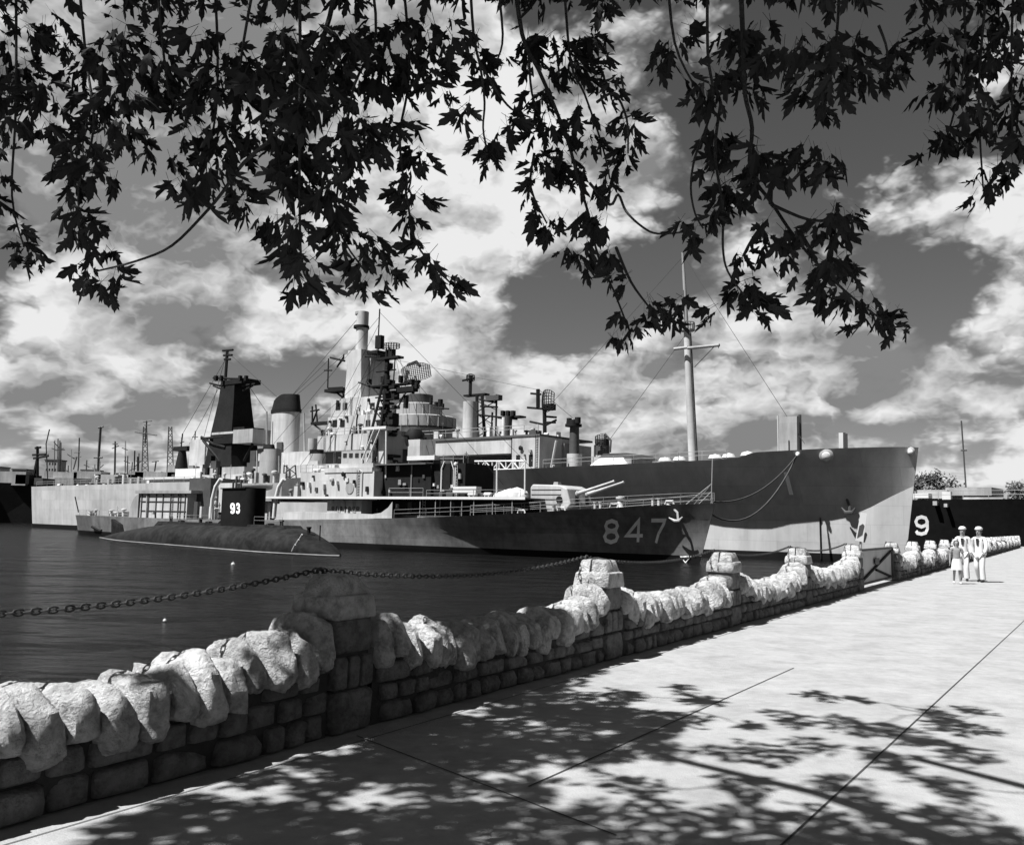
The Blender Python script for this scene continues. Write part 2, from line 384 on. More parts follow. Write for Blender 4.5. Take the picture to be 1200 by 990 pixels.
def hull(ship, T, yd, yw, zd, zk, kf, over, mats, boot, stern_round=0.0, dk=None):
    """loft: T stations from the stem, half-breadths at deck / water, sheer, knuckle height, knuckle breadth factor, stem overhang"""
    def half(t_, z):
        zD = lerp(zd, t_); zK = min(lerp(zk, t_), zD - .2); a, c = lerp(yw, t_), lerp(yd, t_); k_ = a + (c - a) * lerp(kf, t_)
        if z <= 0: return a * max(0.0, 1 + z * 0.12)
        if z < zK: return a + (k_ - a) * z / zK
        return k_ + (c - k_) * min(1, (z - zK) / (zD - zK))
    def X(t_, z): return -t_ + over * max(0, z) / zd[0][1] * max(0.0, 1 - t_ / 14.0)
    T = sorted(set(T) | {k for tab in (yd, yw, zd, zk, kf) for k, _ in tab if k < T[-1]})
    mb = MB(); rings = []
    for t_ in T:
        zD = lerp(zd, t_); zK = min(lerp(zk, t_), zD - .2)
        zs = [-2.5, 0.0, boot, (boot + zK) / 2 if zK > boot + .2 else boot + .1, max(zK, boot + .2), (zK + zD) / 2, zD]
        rings.append([(X(t_, z), half(t_, z), z) for z in zs])
    for A, B in zip(rings, rings[1:]):
        for i in range(len(A) - 1):
            mb.mi = 1 if i < 2 else 0
            for sg in (-1, 1):
                mb.quad(*[(q[0], sg * q[1], q[2]) for q in (A[i], A[i + 1], B[i + 1], B[i])])
        mb.mi = 2
        mb.quad((A[-1][0], -A[-1][1], A[-1][2]), (B[-1][0], -B[-1][1], B[-1][2]), (B[-1][0], B[-1][1], B[-1][2]), (A[-1][0], A[-1][1], A[-1][2]))
    for E, e_ in ((rings[-1], 1), (rings[0], 0)):
        for i in range(len(E) - 1):
            mb.mi = 1 if i < 2 else 0
            mb.quad(*[(q[0], sg * q[1], q[2]) for q, sg in ((E[i], -1), (E[i + 1], -1), (E[i + 1], 1), (E[i], 1))])
    # weld
    o = mb.build('hull', mats, ship.root, fix=False)
    bm = bmesh.new(); bm.from_mesh(o.data); bmesh.ops.remove_doubles(bm, verts=bm.verts, dist=0.002); bmesh.ops.recalc_face_normals(bm, faces=bm.faces); bm.to_mesh(o.data); bm.free()
    o.data.polygons.foreach_set('use_smooth', [True] * len(o.data.polygons)); o.data.set_sharp_from_angle(angle=R(16))
    def tof(x, z):
        t_ = max(0.0, -x)
        for _ in range(12): t_ = max(0.0, t_ + (X(t_, z) - x))
        return t_
    ship.tof = tof; ship.half = half; ship.zd = zd; ship.Xf = X; ship.hull = o
    return o
def on_hull(ship, px, py, off=0.03):
    """the point of the hull's near side met by the sight line through a photo pixel"""
    d = ray(px, py); rel = EYE - ship.o
    o_ = Vector((rel.dot(ship.X), rel.dot(ship.Y), rel.z)); dl = Vector((d.dot(ship.X), d.dot(ship.Y), d.z)).normalized()
    ok, loc, nrm, _ = ship.hull.ray_cast(o_, dl)
    if not ok: return ship.at(px, py, -5.0)
    if nrm.dot(dl) > 0: nrm = -nrm
    return loc + nrm * off

GLYPH = {
 '8': [([(.5, .53), (.2, .6), (.12, .76), (.2, .92), (.5, 1), (.8, .92), (.88, .76), (.8, .6)], True), ([(.5, .53), (.8, .46), (.92, .26), (.82, .08), (.5, 0), (.18, .08), (.08, .26), (.2, .46)], True)],
 '4': [([(.72, 0), (.72, 1), (.0, .3), (1, .3)], False)],
 '7': [([(.02, .98), (.95, .98), (.9, .85), (.55, .4), (.4, 0)], False)],
 '9': [([(.5, .42), (.18, .52), (.08, .72), (.2, .93), (.5, 1), (.8, .93), (.92, .72), (.82, .52)], True), ([(.92, .72), (.93, .3), (.8, .07), (.5, 0), (.2, .05), (.1, .18)], False)],
 '3': [([(.1, .85), (.25, .96), (.5, 1), (.8, .92), (.86, .75), (.75, .58), (.5, .53), (.8, .46), (.9, .26), (.78, .07), (.5, 0), (.22, .05), (.1, .17)], False)],
 '1': [([(.5, 1), (.5, 0)], False)],
}
def glyph(ch, wd, place, name, mt, par, lift=0.0):
    mb = MB()
    for k_, (pl, closed) in enumerate(GLYPH[ch]):
        P = [Vector((a, b, 0)) for a, b in pl]; k = len(P); dense = []
        for i in range(k if closed else k - 1):
            for j in range(4): dense.append(P[i].lerp(P[(i + 1) % k], j / 4))
        if not closed: dense.append(P[-1])
        n_ = len(dense); L = []; Rr = []
        for i in range(n_):
            t1 = dense[(i + 1) % n_] - dense[i] if (closed or i < n_ - 1) else dense[i] - dense[i - 1]
            t0 = dense[i] - dense[i - 1] if (closed or i > 0) else t1
            t1 = t1.normalized(); t0 = t0.normalized(); n1_ = Vector((-t1.y, t1.x, 0)); n0_ = Vector((-t0.y, t0.x, 0)); mt_ = (n1_ + n0_)
            mt_ = mt_.normalized() if mt_.length > .1 else n1_
            sc = min(2.2, 1 / max(.35, mt_.dot(n1_)))
            L.append(dense[i] + mt_ * wd / 2 * sc); Rr.append(dense[i] - mt_ * wd / 2 * sc)
        for i in range(n_ if closed else n_ - 1):
            j = (i + 1) % n_
            mb.quad(*[place(q.x, q.y, lift + k_ * .004) for q in (L[i], L[j], Rr[j], Rr[i])])
    return mb.build(name, mt, par, fix=False)

def railing(ship, par, pts, h=1.05, step=2.2, r_=0.025, rails=(1.0, 0.55), mt=None):
    mb = MB(); pts = [Vector(p) for p in pts]
    for fr in rails: mb.tube([p + Vector((0, 0, h * fr)) for p in pts], r_, 4)
    for a, b in zip(pts, pts[1:]):
        k = max(1, int((b - a).length / step))
        for i in range(k + 1):
            p = a.lerp(b, i / k); mb.tube([p, p + Vector((0, 0, h))], r_, 4)
    return mb.build('railing', mt or M_haze, par)
def clutter(ship, par, x0, x1, y0, y1, z, n_, mt=None, hmax=1.5, rng=random):
    """lockers, ventilators and canisters, each a part of its own"""
    for i in range(n_):
        x = rng.uniform(x0, x1); y = rng.uniform(y0, y1); k = rng.random(); mm = mt or rng.choice([M_haze, M_pale, M_pale, M_mid, M_white])
        if k < .35:
            a, b_, h = rng.uniform(.4, 1.3), rng.uniform(.3, .8), rng.uniform(.5, hmax)
            MB().box(x - a / 2, x + a / 2, y - b_ / 2, y + b_ / 2, z, z + h, .03, .03).build('locker', mm, par)
        elif k < .6:
            h = rng.uniform(.7, hmax + .3); rr = rng.uniform(.12, .25)
            MB().lathe((x, y, z), [(rr, 0), (rr, h * .75), (rr * 2.1, h * .8), (rr * 2.0, h * .93), (rr * .6, h)], 12).build('ventilator', mm, par, smooth=40)
        elif k < .8:
            ln = rng.uniform(.8, 1.4); rr = rng.uniform(.22, .36)
            mb = MB(); mb.tube([(x - ln / 2, y, z + rr + .15), (x - ln * .42, y, z + rr + .15), (x + ln * .42, y, z + rr + .15), (x + ln / 2, y, z + rr + .15)], [rr * .6, rr, rr, rr * .6], 10)
            mb.box(x - ln * .3, x - ln * .2, y - rr, y + rr, z, z + rr); mb.box(x + ln * .2, x + ln * .3, y - rr, y + rr, z, z + rr)
            mb.build('life_raft_canister', M_white, par, smooth=40)
        else:
            h = rng.uniform(1.0, hmax + 1.5)
            mb = MB(); mb.tube([(x, y, z), (x, y, z + h)], .05, 5); mb.box(x - .25, x + .25, y - .05, y + .05, z + h * .8, z + h * .86); mb.build('signal_post', mm, par)
def face_clutter(par, x0, x1, y, z0, z1, n_, seed=1):
    """ladders, pipe runs, vents and small cabinets fixed to a vertical face"""
    rg = random.Random(seed); h = z1 - z0
    for i in range(n_):
        x = x0 + (x1 - x0) * (i + rg.uniform(.15, .85)) / n_; k = rg.random(); mm = rg.choice([M_haze, M_mid, M_dark, M_pale, M_white])
        if k < .22:
            mb = MB(); zz_ = z0 + .1
            for dx in (-.2, .2): mb.tube([(x + dx, y - .12, z0 + .05), (x + dx, y - .12, z1 + .2)], .035, 4)
            for j in range(max(2, int(h / .35))): mb.tube([(x - .2, y - .12, z0 + .2 + j * .35), (x + .2, y - .12, z0 + .2 + j * .35)], .03, 4)
            mb.build('ladder', mm, par)
        elif k < .45: MB().tube([(x, y - .1, z0 + .05), (x, y - .1, z0 + h * rg.uniform(.5, 1.05)), (x + rg.uniform(-.6, .6), y - .1, z0 + h * 1.06)], rg.uniform(.05, .11), 6).build('pipe', mm, par)
        elif k < .92:
            a, b_ = rg.uniform(.25, .6), rg.uniform(.25, .7); zc = rg.uniform(z0 + .3, max(z0 + .4, z1 - .5)); MB().box(x - a / 2, x + a / 2, y - rg.uniform(.15, .5), y + .02, zc, zc + b_, .03, 0).build('wall_cabinet', mm, par)
        else:
            zc = rg.uniform(z0 + .3, max(z0 + .4, z1 - .3)); rr = rg.uniform(.15, .3)
            MB().lathe((0, 0, 0), [(rr, -.02), (rr, .25), (rr * 1.3, .3), (0, .42)], 12, M=Matrix.Translation((x, y, zc)) @ Matrix.Rotation(R(90), 4, 'X')).build('vent_cowl', mm, par, smooth=40)
def portholes(ship, par, x0, x1, y, z, n_, r_=.22):
    for i in range(n_):
        x = x0 + (x1 - x0) * (i + .5) / n_
        mb = MB(); mb.tube([(x, y - .03, z), (x, y + .06, z)], r_, 12); mb.build('porthole', M_glass, par)
def doors(ship, par, xs, y, z, mt=None):
    for x in xs:
        o = MB().box(x - .36, x + .36, y - .03, y + .05, z + .15, z + 1.85).build('door', mt or M_mid, par)
        MB().box(x + .2, x + .28, y - .07, y - .03, z + .95, z + 1.05).build('handle', M_white, o)
def lattice_dish(name, c, wd, ht, dep, M, mt, par, nx=9, nz=6):
    mb = MB()
    P = lambda u, v: M @ Vector((u * wd / 2, -dep * (1 - u * u) * .8 - dep * .25 * (1 - v * v), v * ht / 2)) + Vector(c)
    for i in range(nx + 1):
        u = -1 + 2 * i / nx; lim = math.sqrt(max(.2, 1 - .6 * u * u)); mb.tube([P(u, v * lim) for v in (-1, -.5, 0, .5, 1)], .07, 4)
    for j in range(nz + 1):
        v = -1 + 2 * j / nz; mb.tube([P(u, v * math.sqrt(max(.2, 1 - .6 * u * u))) for u in (-1, -.6, -.2, .2, .6, 1)], .06, 4)
    mb.tube([P(0, -1), P(0, -1) + M @ Vector((0, -dep * 1.5, .5))], .1, 4)
    return mb.build(name, mt, par)

# ================================================================== destroyer 847
D = Ship(onz(820, 660, WZ), onz(88, 625, WZ), 'destroyer', 'grey destroyer numbered 847, with twin gun turret and black tripod mast', 'warship')
T_D = [0, 1, 2.5, 5, 8, 12, 16, 20, 26, 32, 40, 48, 56, 66, 78, 90, 100, 108, 114, 118, 121, 122.5]
hull(D, T_D, [(0, .08), (1, 1.2), (2.5, 2.1), (5, 3.2), (8, 4.1), (12, 4.95), (16, 5.45), (20, 5.85), (26, 6.15), (40, 6.25), (90, 6.1), (104, 5.6), (114, 4.5), (119, 3.2), (122.5, 1.2)],
     [(0, .03), (2.5, .14), (5, .28), (8, .8), (12, 1.6), (16, 2.3), (20, 3.0), (26, 3.7), (32, 4.4), (40, 5.4), (52, 6.0), (90, 5.8), (104, 5.0), (114, 3.6), (119, 2.2), (122.5, .6)],
     [(0, 6.2), (3, 6.0), (10, 5.5), (19, 4.85), (30, 4.3), (42, 3.85), (56, 3.5), (80, 3.2), (122.5, 3.4)],
     [(0, 3.0), (30, 2.4), (60, 2.0)], [(0, .30), (20, .36), (40, .5), (60, .6)], 1.75, [M_hullD, M_boot, M_deck], 0.75)
r = D.root
# number on the bow
for ch, (xa, yt, xb, yb) in zip('847', ((708, 610, 726, 635), (735, 609.5, 754, 635), (763, 609, 780, 636))):
    def place(u, v, lift, xa=xa, yt=yt, xb=xb, yb=yb):
        return on_hull(D, xa + (xb - xa) * u + (1 - v) * -1.0, yb + (yt - yb) * v, .03 + lift)
    glyph(ch, 0.17 if ch != '8' else .19, place, 'hull_number', M_num, D.hull)
# small white open triangle above the waterline
mb = MB()
tri = [(797.5, 652), (809.5, 652), (803.5, 659)]
q = [on_hull(D, *p, .03) for p in tri]; mb.tube(q, .07, 4, closed=True); mb.build('bow_triangle', M_num, D.hull)
def deckz(s, x): return lerp(s.zd, -x)
# forecastle fittings
px_rail = [(833, 588), (800, 590.5), (760, 593.5), (725, 596), (690, 599), (668, 600.5)]
pts = []
for x in np.linspace(-.2, -26, 12):
    pts.append((D.Xf(-x, deckz(D, x)), -(D.half(-x, deckz(D, x)) - .08), deckz(D, x)))
railing(D, r, pts, 1.15, 2.6, .028, (1.0, .66, .33))
pts2 = [(p[0], -p[1], p[2]) for p in pts]; railing(D, r, pts2, 1.15, 2.6, .028, (1.0, .5))
mb = MB(); jx = D.Xf(.4, 6.2); mb.tube([(jx, 0, 6.1), (jx + .15, 0, 10.9)], .06, 6); mb.tube([(jx, 0, 8.2), (jx - 2.4, -.9, 6.1)], .05, 5); mb.tube([(jx, 0, 8.2), (jx - 2.4, .9, 6.1)], .05, 5); mb.tube([(jx, 0, 7.4), (jx - 1.2, -.5, 6.1)], .04, 5)
mb.build('jackstaff', M_haze, r)
# anchor in its hawse
a = on_hull(D, 795, 601, .12)
mb = MB(); mb.tube([a + Vector((-.8, -.1, .75)), a + Vector((0, -.2, .1)), a + Vector((.1, -.2, -.75))], .13, 6); mb.tube([a + Vector((-.95, -.25, -.45)), a + Vector((-.3, -.25, -.75)), a + Vector((.2, -.25, -.75)), a + Vector((.6, -.25, -.35))], [.06, .15, .15, .06], 6); mb.tube([a + Vector((-1.4, .1, .95)), a + Vector((-.8, -.1, .75))], .12, 6)
mb.build('anchor', M_pale, r, smooth=50)
# capstan, bitts, chocks, breakwater
for x in (-4.5, -11, -16.5):
    mb = MB()
    for dx in (-.35, .35): mb.lathe((x + dx, -2.4 if x < -8 else -1.2, deckz(D, x)), [(.16, 0), (.16, .7), (.24, .72), (.24, .8)], 10)
    mb.build('mooring_bitt', M_pale, r, smooth=40)
MB().lathe((-8.5, -1.8, deckz(D, -8.5)), [(.5, 0), (.36, .2), (.3, .9), (.5, 1.0), (.5, 1.2), (.2, 1.3)], 16).build('capstan', M_pale, r, smooth=40)
for x in (-2.5, -8, -14, -19):
    y = -(D.half(-x, deckz(D, x)) - .15); z = deckz(D, x)
    mb = MB(); mb.tube([(x - .5, y, z), (x - .4, y, z + .35), (x + .4, y, z + .35), (x + .5, y, z)], .1, 6); mb.build('fairlead', M_white, r, smooth=40)
mb = MB()
for sg in (-1, 1): mb.box(-21.5, -21.4, 0, sg * 5.2, deckz(D, -21), deckz(D, -21) + .9)
mb.build('breakwater', M_haze, r)
# twin gun turret: faceted gunhouse on a low ring, two barrels
tc_ = D.at(645, 590, -2.4); tx, tz = tc_.x, deckz(D, tc_.x)
# the twin mount sits on its ring
tur = MB().lathe((tx, 0, tz), [(2.35, -.05), (2.35, .35), (2.1, .4)], 24).build('gun_turret', M_haze, r, smooth=40)
prof = [(-2.9, .35), (2.1, .35), (2.7, 1.0), (2.15, 2.75), (1.2, 3.15), (-2.6, 3.25), (-2.9, 2.9)]
mb = MB(); mb.prism([(tx + a, tz + b) for a, b in prof], 'y', -2.35, 2.35); g = mb.build('gunhouse', M_pale, tur)
bv = g.modifiers.new('b', 'BEVEL'); bv.width = .12; bv.segments = 2
for k_, z in enumerate((.95, 1.5, 2.05, 2.6)):
    MB().box(tx - 2.7, tx + 1.4, -2.40, -2.34, tz + z, tz + z + .07).build('hand_rail', M_mid, tur)
MB().lathe((0, 0, 0), [(.42, 0), (.42, .12), (.2, .14)], 12, M=Matrix.Translation((tx + 1.2, -2.34, tz + 1.5)) @ Matrix.Rotation(R(90), 4, 'X')).build('sight_port', M_dark, tur)
MB().box(tx - 1.0, tx - .3, -.5, .3, tz + 3.2, tz + 3.6, .08, .08).build('hatch', M_haze, tur)
for y in (-1.05, 1.05):
    b0 = Vector((tx + 2.0, y, tz + 2.0)); dv = Vector((math.cos(R(16)), 0, math.sin(R(16))))
    bar = MB().tube([b0, b0 + dv * .9, b0 + dv * .95, b0 + dv * 1.9, b0 + dv * 1.95, b0 + dv * 5.6, b0 + dv * 5.65, b0 + dv * 5.8], [.34, .34, .24, .22, .17, .115, .15, .14], 12).build('gun_barrel', M_pale, tur, smooth=30)
    MB().box(tx + 1.9, tx + 2.75, y - .38, y + .38, tz + .9, tz + 2.6, .1, .05).build('blast_bag', M_mid, tur)
# low deckhouse under the first superstructure deck, open passage along the side
xA = D.at(325, 600, -5.6).x; xB = D.at(462, 600, -5.6).x; xC = D.at(612, 595, -5.6).x
zm = lambda x: deckz(D, x)
z01 = D.at(500, 584.5, -5.9).z
# side plating with a swept end
poly = [(xA, zm(xA) + .02), (xB + .1, zm(xB) + .02), (xB + .1, z01 - .35), (xB - .6, z01 - 1.1), (xB - 1.8, z01 - 1.75), (xB - 3.4, z01 - 1.95), (xB - 5.2, z01 - 1.9), (xA + 5.5, z01 - 1.75), (xA + 1.6, z01 - 1.95)]
MB().prism(poly, 'y', -6.1, -6.0).build('side_plating', M_pale, r)
# inboard house
house = MB().box(D.at(384, 595, -5.2).x, D.at(424, 595, -5.2).x, -5.3, 5.3, zm(xB) - .1, z01).build('deckhouse', M_pale, r)
portholes(D, house, D.at(388, 592, -5.3).x, D.at(422, 592, -5.3).x, -5.3, z01 - 1.25, 7, .3)
h2 = MB().box(D.at(424.4, 595, -5).x, xC, -3.4, 3.4, zm(xC) - .4, z01).build('deckhouse', M_dark, r)  # near-black colour deepens the shade under the overhanging deck
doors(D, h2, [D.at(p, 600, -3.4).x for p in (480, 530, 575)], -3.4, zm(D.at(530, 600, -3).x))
mb = MB(); xs0 = D.at(296, 586, -5.9).x; mb.box(xs0, xC + .8, -6.15, 6.15, z01, z01 + .16); d01 = mb.build('upper_deck', M_deck, r)
MB().box(xs0, xC + .8, -6.22, -6.152, z01 - .04, z01 + .26).build('deck_edge', M_white, r)
for p in (492, 510, 528, 541, 555, 577, 600):
    x = D.at(p, 600, -6).x; MB().tube([(x, -6.0, zm(x)), (x, -6.0, z01)], .06, 5).build('stanchion', M_haze, r)
xs = [D.at(p, 600, -6).x for p in (463, 500, 540, 580, 612, 630)]
railing(D, r, [(x, -(D.half(-x, zm(x)) - .08), zm(x)) for x in xs], 1.05, 3.0, .025)
xs = [D.at(p, 583, -6).x for p in (456, 480, 496)]; railing(D, d01, [(x, -6.05, z01 + .16) for x in xs], 1.15, 2.0, .035)
xs = [D.at(p, 583, -6).x for p in (500, 528, 555, 580, 610)]; railing(D, d01, [(x, -6.05, z01 + .16) for x in xs], .9, 2.4, .03)
# bridge block
br = D.bx('bridge', 352, 553, 438, 586, -4.6, 4.4, M_pale)
zbt = D.at(395, 553, -4.6).z
q = D.at(410, 572, -4.6); MB().tube([(q.x, -4.68, q.z), (q.x, -4.55, q.z)], 1.25 * .6, 24).build('ship_emblem', M_haze, br)
D.bx('bridge_wing', 380, 548, 436, 553.5, -4.7, 4.6, M_pale, br)
D.bx('side_house', 352, 545, 392, 553, -3.6, 3.0, M_pale, br)
D.bx('bulwark', 397, 543, 437, 549, -4.2, 4.0, M_pale, br)
D.bx('pilot_house', 400, 528, 436, 546, -2.2, 2.6, M_haze, br)
D.bx('flag_bag', 362, 540, 372, 554, -3.0, -2.2, M_pale, br)
for p in (404, 411, 418, 425, 432):
    D.bx('window', p - 2, 531, p + 2, 536, -2.26, -2.18, M_glass, br)
xb_ = [D.at(p, 540, -4.6).x for p in (352, 395)]; railing(D, br, [(xb_[0], -4.5, zbt), (xb_[1], -4.5, zbt)], 1.1, 1.2, .035)
clutter(D, br, xb_[0], xb_[1], -4.2, -.5, zbt, 7, hmax=1.6)
# front of the superstructure: weapons deck forward of the bridge, coloured near black to stay dark in the sun
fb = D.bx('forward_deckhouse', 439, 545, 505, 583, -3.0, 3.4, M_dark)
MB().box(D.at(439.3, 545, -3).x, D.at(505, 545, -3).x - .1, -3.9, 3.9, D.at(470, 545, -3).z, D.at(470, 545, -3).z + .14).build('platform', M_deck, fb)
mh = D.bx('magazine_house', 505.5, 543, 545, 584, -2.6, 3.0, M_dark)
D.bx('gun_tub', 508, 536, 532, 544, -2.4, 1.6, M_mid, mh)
q = D.at(508, 543, -2.5); q2 = D.at(543, 543, -2.5); railing(D, mh, [(q.x, -2.5, q.z), (q2.x, -2.5, q2.z)], 1.1, 1.5, .035)
clutter(D, mh, q.x + 1, q2.x - .4, -2.2, 1, q.z, 5, M_mid, 1.3)
mb = MB(); q = D.at(533, 545, -2.6)
for z in (0,): mb.box(q.x - .6, q.x - .1, -2.66, -2.58, q.z - 3 + z, q.z - 2.4 + z)
mb.build('wall_fitting', M_pale, mh)
for i, p in enumerate((534,)):
    q = D.at(p, 544, -3.2); mb = MB(); mb.tube([(q.x, -3.2, z01), (q.x, -3.2, q.z)], .09, 6); mb.lathe((q.x, -3.2, q.z), [(0, -.25), (.25, -.1), (.25, .15), (0, .3)], 10); mb.build('signal_lamp', M_white, r, smooth=50)
# boat on chocks: pale canvas bundles and a raft rack on the upper deck
for (x0, yt, x1, yb) in ((531, 570, 558, 573), (530.5, 574, 557.5, 577)):
    D.bx('raft_rack', x0, yt, x1, yb, -4.9, -3.9, M_white, d01)
for p in (582, 615):
    D.tb('awning_post', [[(p, 578), (p + .3, 541)]], -3.0, .95, M_white, d01)
hh = MB()
for (p, y_, s_) in ((590, 576, .7), (598, 574, .9), (606, 573, 1.0), (585, 578, .6), (611, 575, .8)):
    q = D.at(p, y_, -2.6); rr = s_
    hh.lathe((q.x, -2.6, z01 + .15), [(rr, 0), (rr * 1.05, rr * .5), (rr * .75, rr * 1.1), (0, rr * 1.35)], 10, 1.2, 1.0)
hh.build('canvas_covered_launcher', M_canvas, d01, smooth=60)
clutter(D, d01, D.at(505, 580, -5).x, D.at(575, 580, -5).x, -5.4, -3.8, z01 + .16, 6, M_mid, 1.0)
# foremast: black tripod with platforms and aerials
def mastp(px, py, y=0.0): return D.at(px, py, y)
mb = MB(); k_ = D.ppm(mastp(452, 500))
mb.tube([mastp(453, 545), mastp(453, 470), mastp(454, 410)], [4.4 * k_, 4.0 * k_, 2.4 * k_], 10)
fm = mb.build('mast', M_dark, r, smooth=50)
mb = MB(); A0, A1 = mastp(425, 548, -2.2), mastp(451, 440, -.2); mb.tube([A0, A1], 1.7 * k_, 6)
B0, B1 = mastp(438, 547, -2.2), mastp(453, 455, -.2); mb.tube([B0, B1], 1.5 * k_, 6)
C0, C1 = mastp(446, 548, 2.4), mastp(456, 440, .2); mb.tube([C0, C1], 1.5 * k_, 6)
for i in range(12):
    f = .04 + i * .08; mb.tube([A0.lerp(A1, f), B0.lerp(B1, f)], .8 * k_, 5); mb.tube([B0.lerp(B1, f), C0.lerp(C1, f)], .4 * k_, 5)
mb.build('tripod_leg', M_dark, fm)
# small spotting house and platforms on the mast
D.bx('mast_platform', 434, 450, 478, 451.6, -.6, .6, M_dark, fm)
D.bx('mast_house', 446, 484, 460, 500, -.6, .6, M_dark, fm)
D.bx('mast_house', 449, 458, 462, 468, -.5, .5, M_dark, fm)
D.bx('mast_platform', 438, 418, 466, 420.5, -.6, .6, M_dark, fm)
D.bx('mast_platform', 464, 453, 484, 459, -.5, .5, M_dark, fm)
D.tb('yard', [[(420, 448), (436, 454), (452, 456)], [(452, 456), (492, 452)], [(452, 462), (484, 459)], [(428, 418), (472, 419)]], 0.0, .95, M_dark, fm)
D.tb('topmast', [[(443, 421), (443, 404), (445, 362)], [(453, 420), (453, 408)], [(463, 420), (461, 450)]], -.4, .8, M_dark, fm)
D.bx('antenna_box', 439.5, 393, 446, 408, -.9, -.2, M_dark, fm)
q = mastp(458, 406); lattice_dish('radar_antenna', q, 2.6, 1.0, .35, Matrix.Rotation(R(20), 3, 'Z'), M_dark, fm, 7, 4)
D.bx('radar_pedestal', 455, 409, 459, 418, -.4, .4, M_dark, fm)
for (p, yt, yb) in ((474, 463, 478), (481, 444, 450), (468, 440, 448), (487, 448, 455), (431, 444, 450), (447, 441, 448)):
    D.bx('aerial', p - 1.2, yt, p + 1.2, yb, -.3, .3, M_dark, fm)
rig = [[(444, 380), (360, 545)], [(444, 372), (300, 545)], [(464, 420), (486, 530)], [(440, 420), (418, 545)], [(478, 452), (560, 570)], [(445, 366), (640, 566)], [(456, 410), (590, 568)], [(426, 450), (352, 545)], [(443, 404), (395, 553)], [(436, 420), (372, 553)], [(468, 419), (505, 540)], [(490, 452), (512, 540)], [(424, 450), (404, 530)], [(452, 420), (330, 530)]]
D.tb('rigging', rig, -.3, .22, M_dark, fm, 4)
rgm = random.Random(12)
for i in range(34):      # insulators, junction boxes, lamps and cable guards up the mast
    yy = rgm.uniform(424, 545); xx = 453 + rgm.gauss(0, 3.0 + (yy - 420) * .035); ww = rgm.uniform(1.0, 3.2); hh_ = rgm.uniform(1.5, 6)
    D.bx(rgm.choice(['junction_box', 'mast_lamp', 'cable_guard']), xx - ww, yy, xx + ww, yy + hh_, -.9, .2, M_dark, fm)
D.tb('mast_spreader', [[(440, 466), (466, 464)], [(443, 480), (468, 478)], [(441, 436), (464, 433)], [(468, 470), (480, 455)], [(466, 478), (474, 462)], [(430, 447), (444, 462)]], -.4, .9, M_dark, fm)
# director and signal gear behind the mast base
D.tb('pale_post', [[(452, 560), (452.5, 505)], [(424, 540), (440, 500)], [(430, 541), (446, 502)]], -3.1, 1.0, M_white, br)
D.bx('signal_deck', 424, 500, 452, 503, -3.2, -1.2, M_white, br)
D.bx('radio_house', 433, 503, 450, 545, -1.6, 2.0, M_pale, br)
D.bx('director_base', 478, 515, 492, 537, -1.5, 1.5, M_pale)
q = D.at(486, 512, 0); mb = MB(); mb.lathe((q.x, 0, q.z - 1.2), [(1.1, 0), (1.3, .6), (1.3, 1.6), (.8, 2.2), (0, 2.3)], 16); mb.tube([(q.x - 1.5, -.7, q.z + .4), (q.x - 1.5, .7, q.z + .4)], .35, 8); mb.tube([(q.x, -2.2, q.z), (q.x, 2.2, q.z)], .16, 8)
mb.build('gun_director', M_dark, r, smooth=40)
D.bx('signal_platform', 477, 534, 509, 539, -3.4, 2.8, M_white)
# funnel with black cap, aft of the bridge
fn = D.cy('funnel', 314.5, 527, 590, 12.2, 0.0, M_haze, sx=1.25, sy=.85)
D.cy('funnel_cap', 315, 521, 528, 7.5, 0.0, M_dark, fn, sx=1.25, sy=.85, top=6)
D.cy('funnel_band', 314.5, 526.2, 529.5, 12.7, 0.0, M_dark, fn, sx=1.25, sy=.85)
D.bx('louvre', 309, 557, 315, 565, -1.75, -1.55, M_mid, fn)
D.tb('steam_pipe', [[(301, 590), (301, 528)], [(327, 590), (327, 534)]], -1.2, .8, M_haze, fn)
fn2 = D.cy('funnel', 371, 532, 570, 9, 2.0, M_haze, sx=1.25, sy=.85)
D.cy('funnel_cap', 371, 527, 533, 8, 2.0, M_dark, fn2, sx=1.25, sy=.85)
D.bx('engine_house', 330, 560, 352, 587, -2.8, 3.4, M_mid)
D.bx('engine_house', 283, 566, 330, 587, -2.6, 3.6, M_haze)
# lattice mast just forward of the after funnel
mb = MB()
for (p, q_) in (((331, 586), (333, 545)), ((349, 586), (346, 545))):
    for y in (-1.2, 1.2): mb.tube([D.at(*p, y), D.at(*q_, y * .6)], .1, 5)
for i in range(4):
    f0, f1 = i / 4, (i + 1) / 4
    a0, a1 = D.at(331, 586, -1.2).lerp(D.at(333, 545, -.7), f0), D.at(349, 586, -1.2).lerp(D.at(346, 545, -.7), f1); mb.tube([a0, a1], .07, 4)
    a0, a1 = D.at(349, 586, -1.2).lerp(D.at(346, 545, -.7), f0), D.at(331, 586, -1.2).lerp(D.at(333, 545, -.7), f1); mb.tube([a0, a1], .07, 4)
mb.build('lattice_tower', M_dark, r)
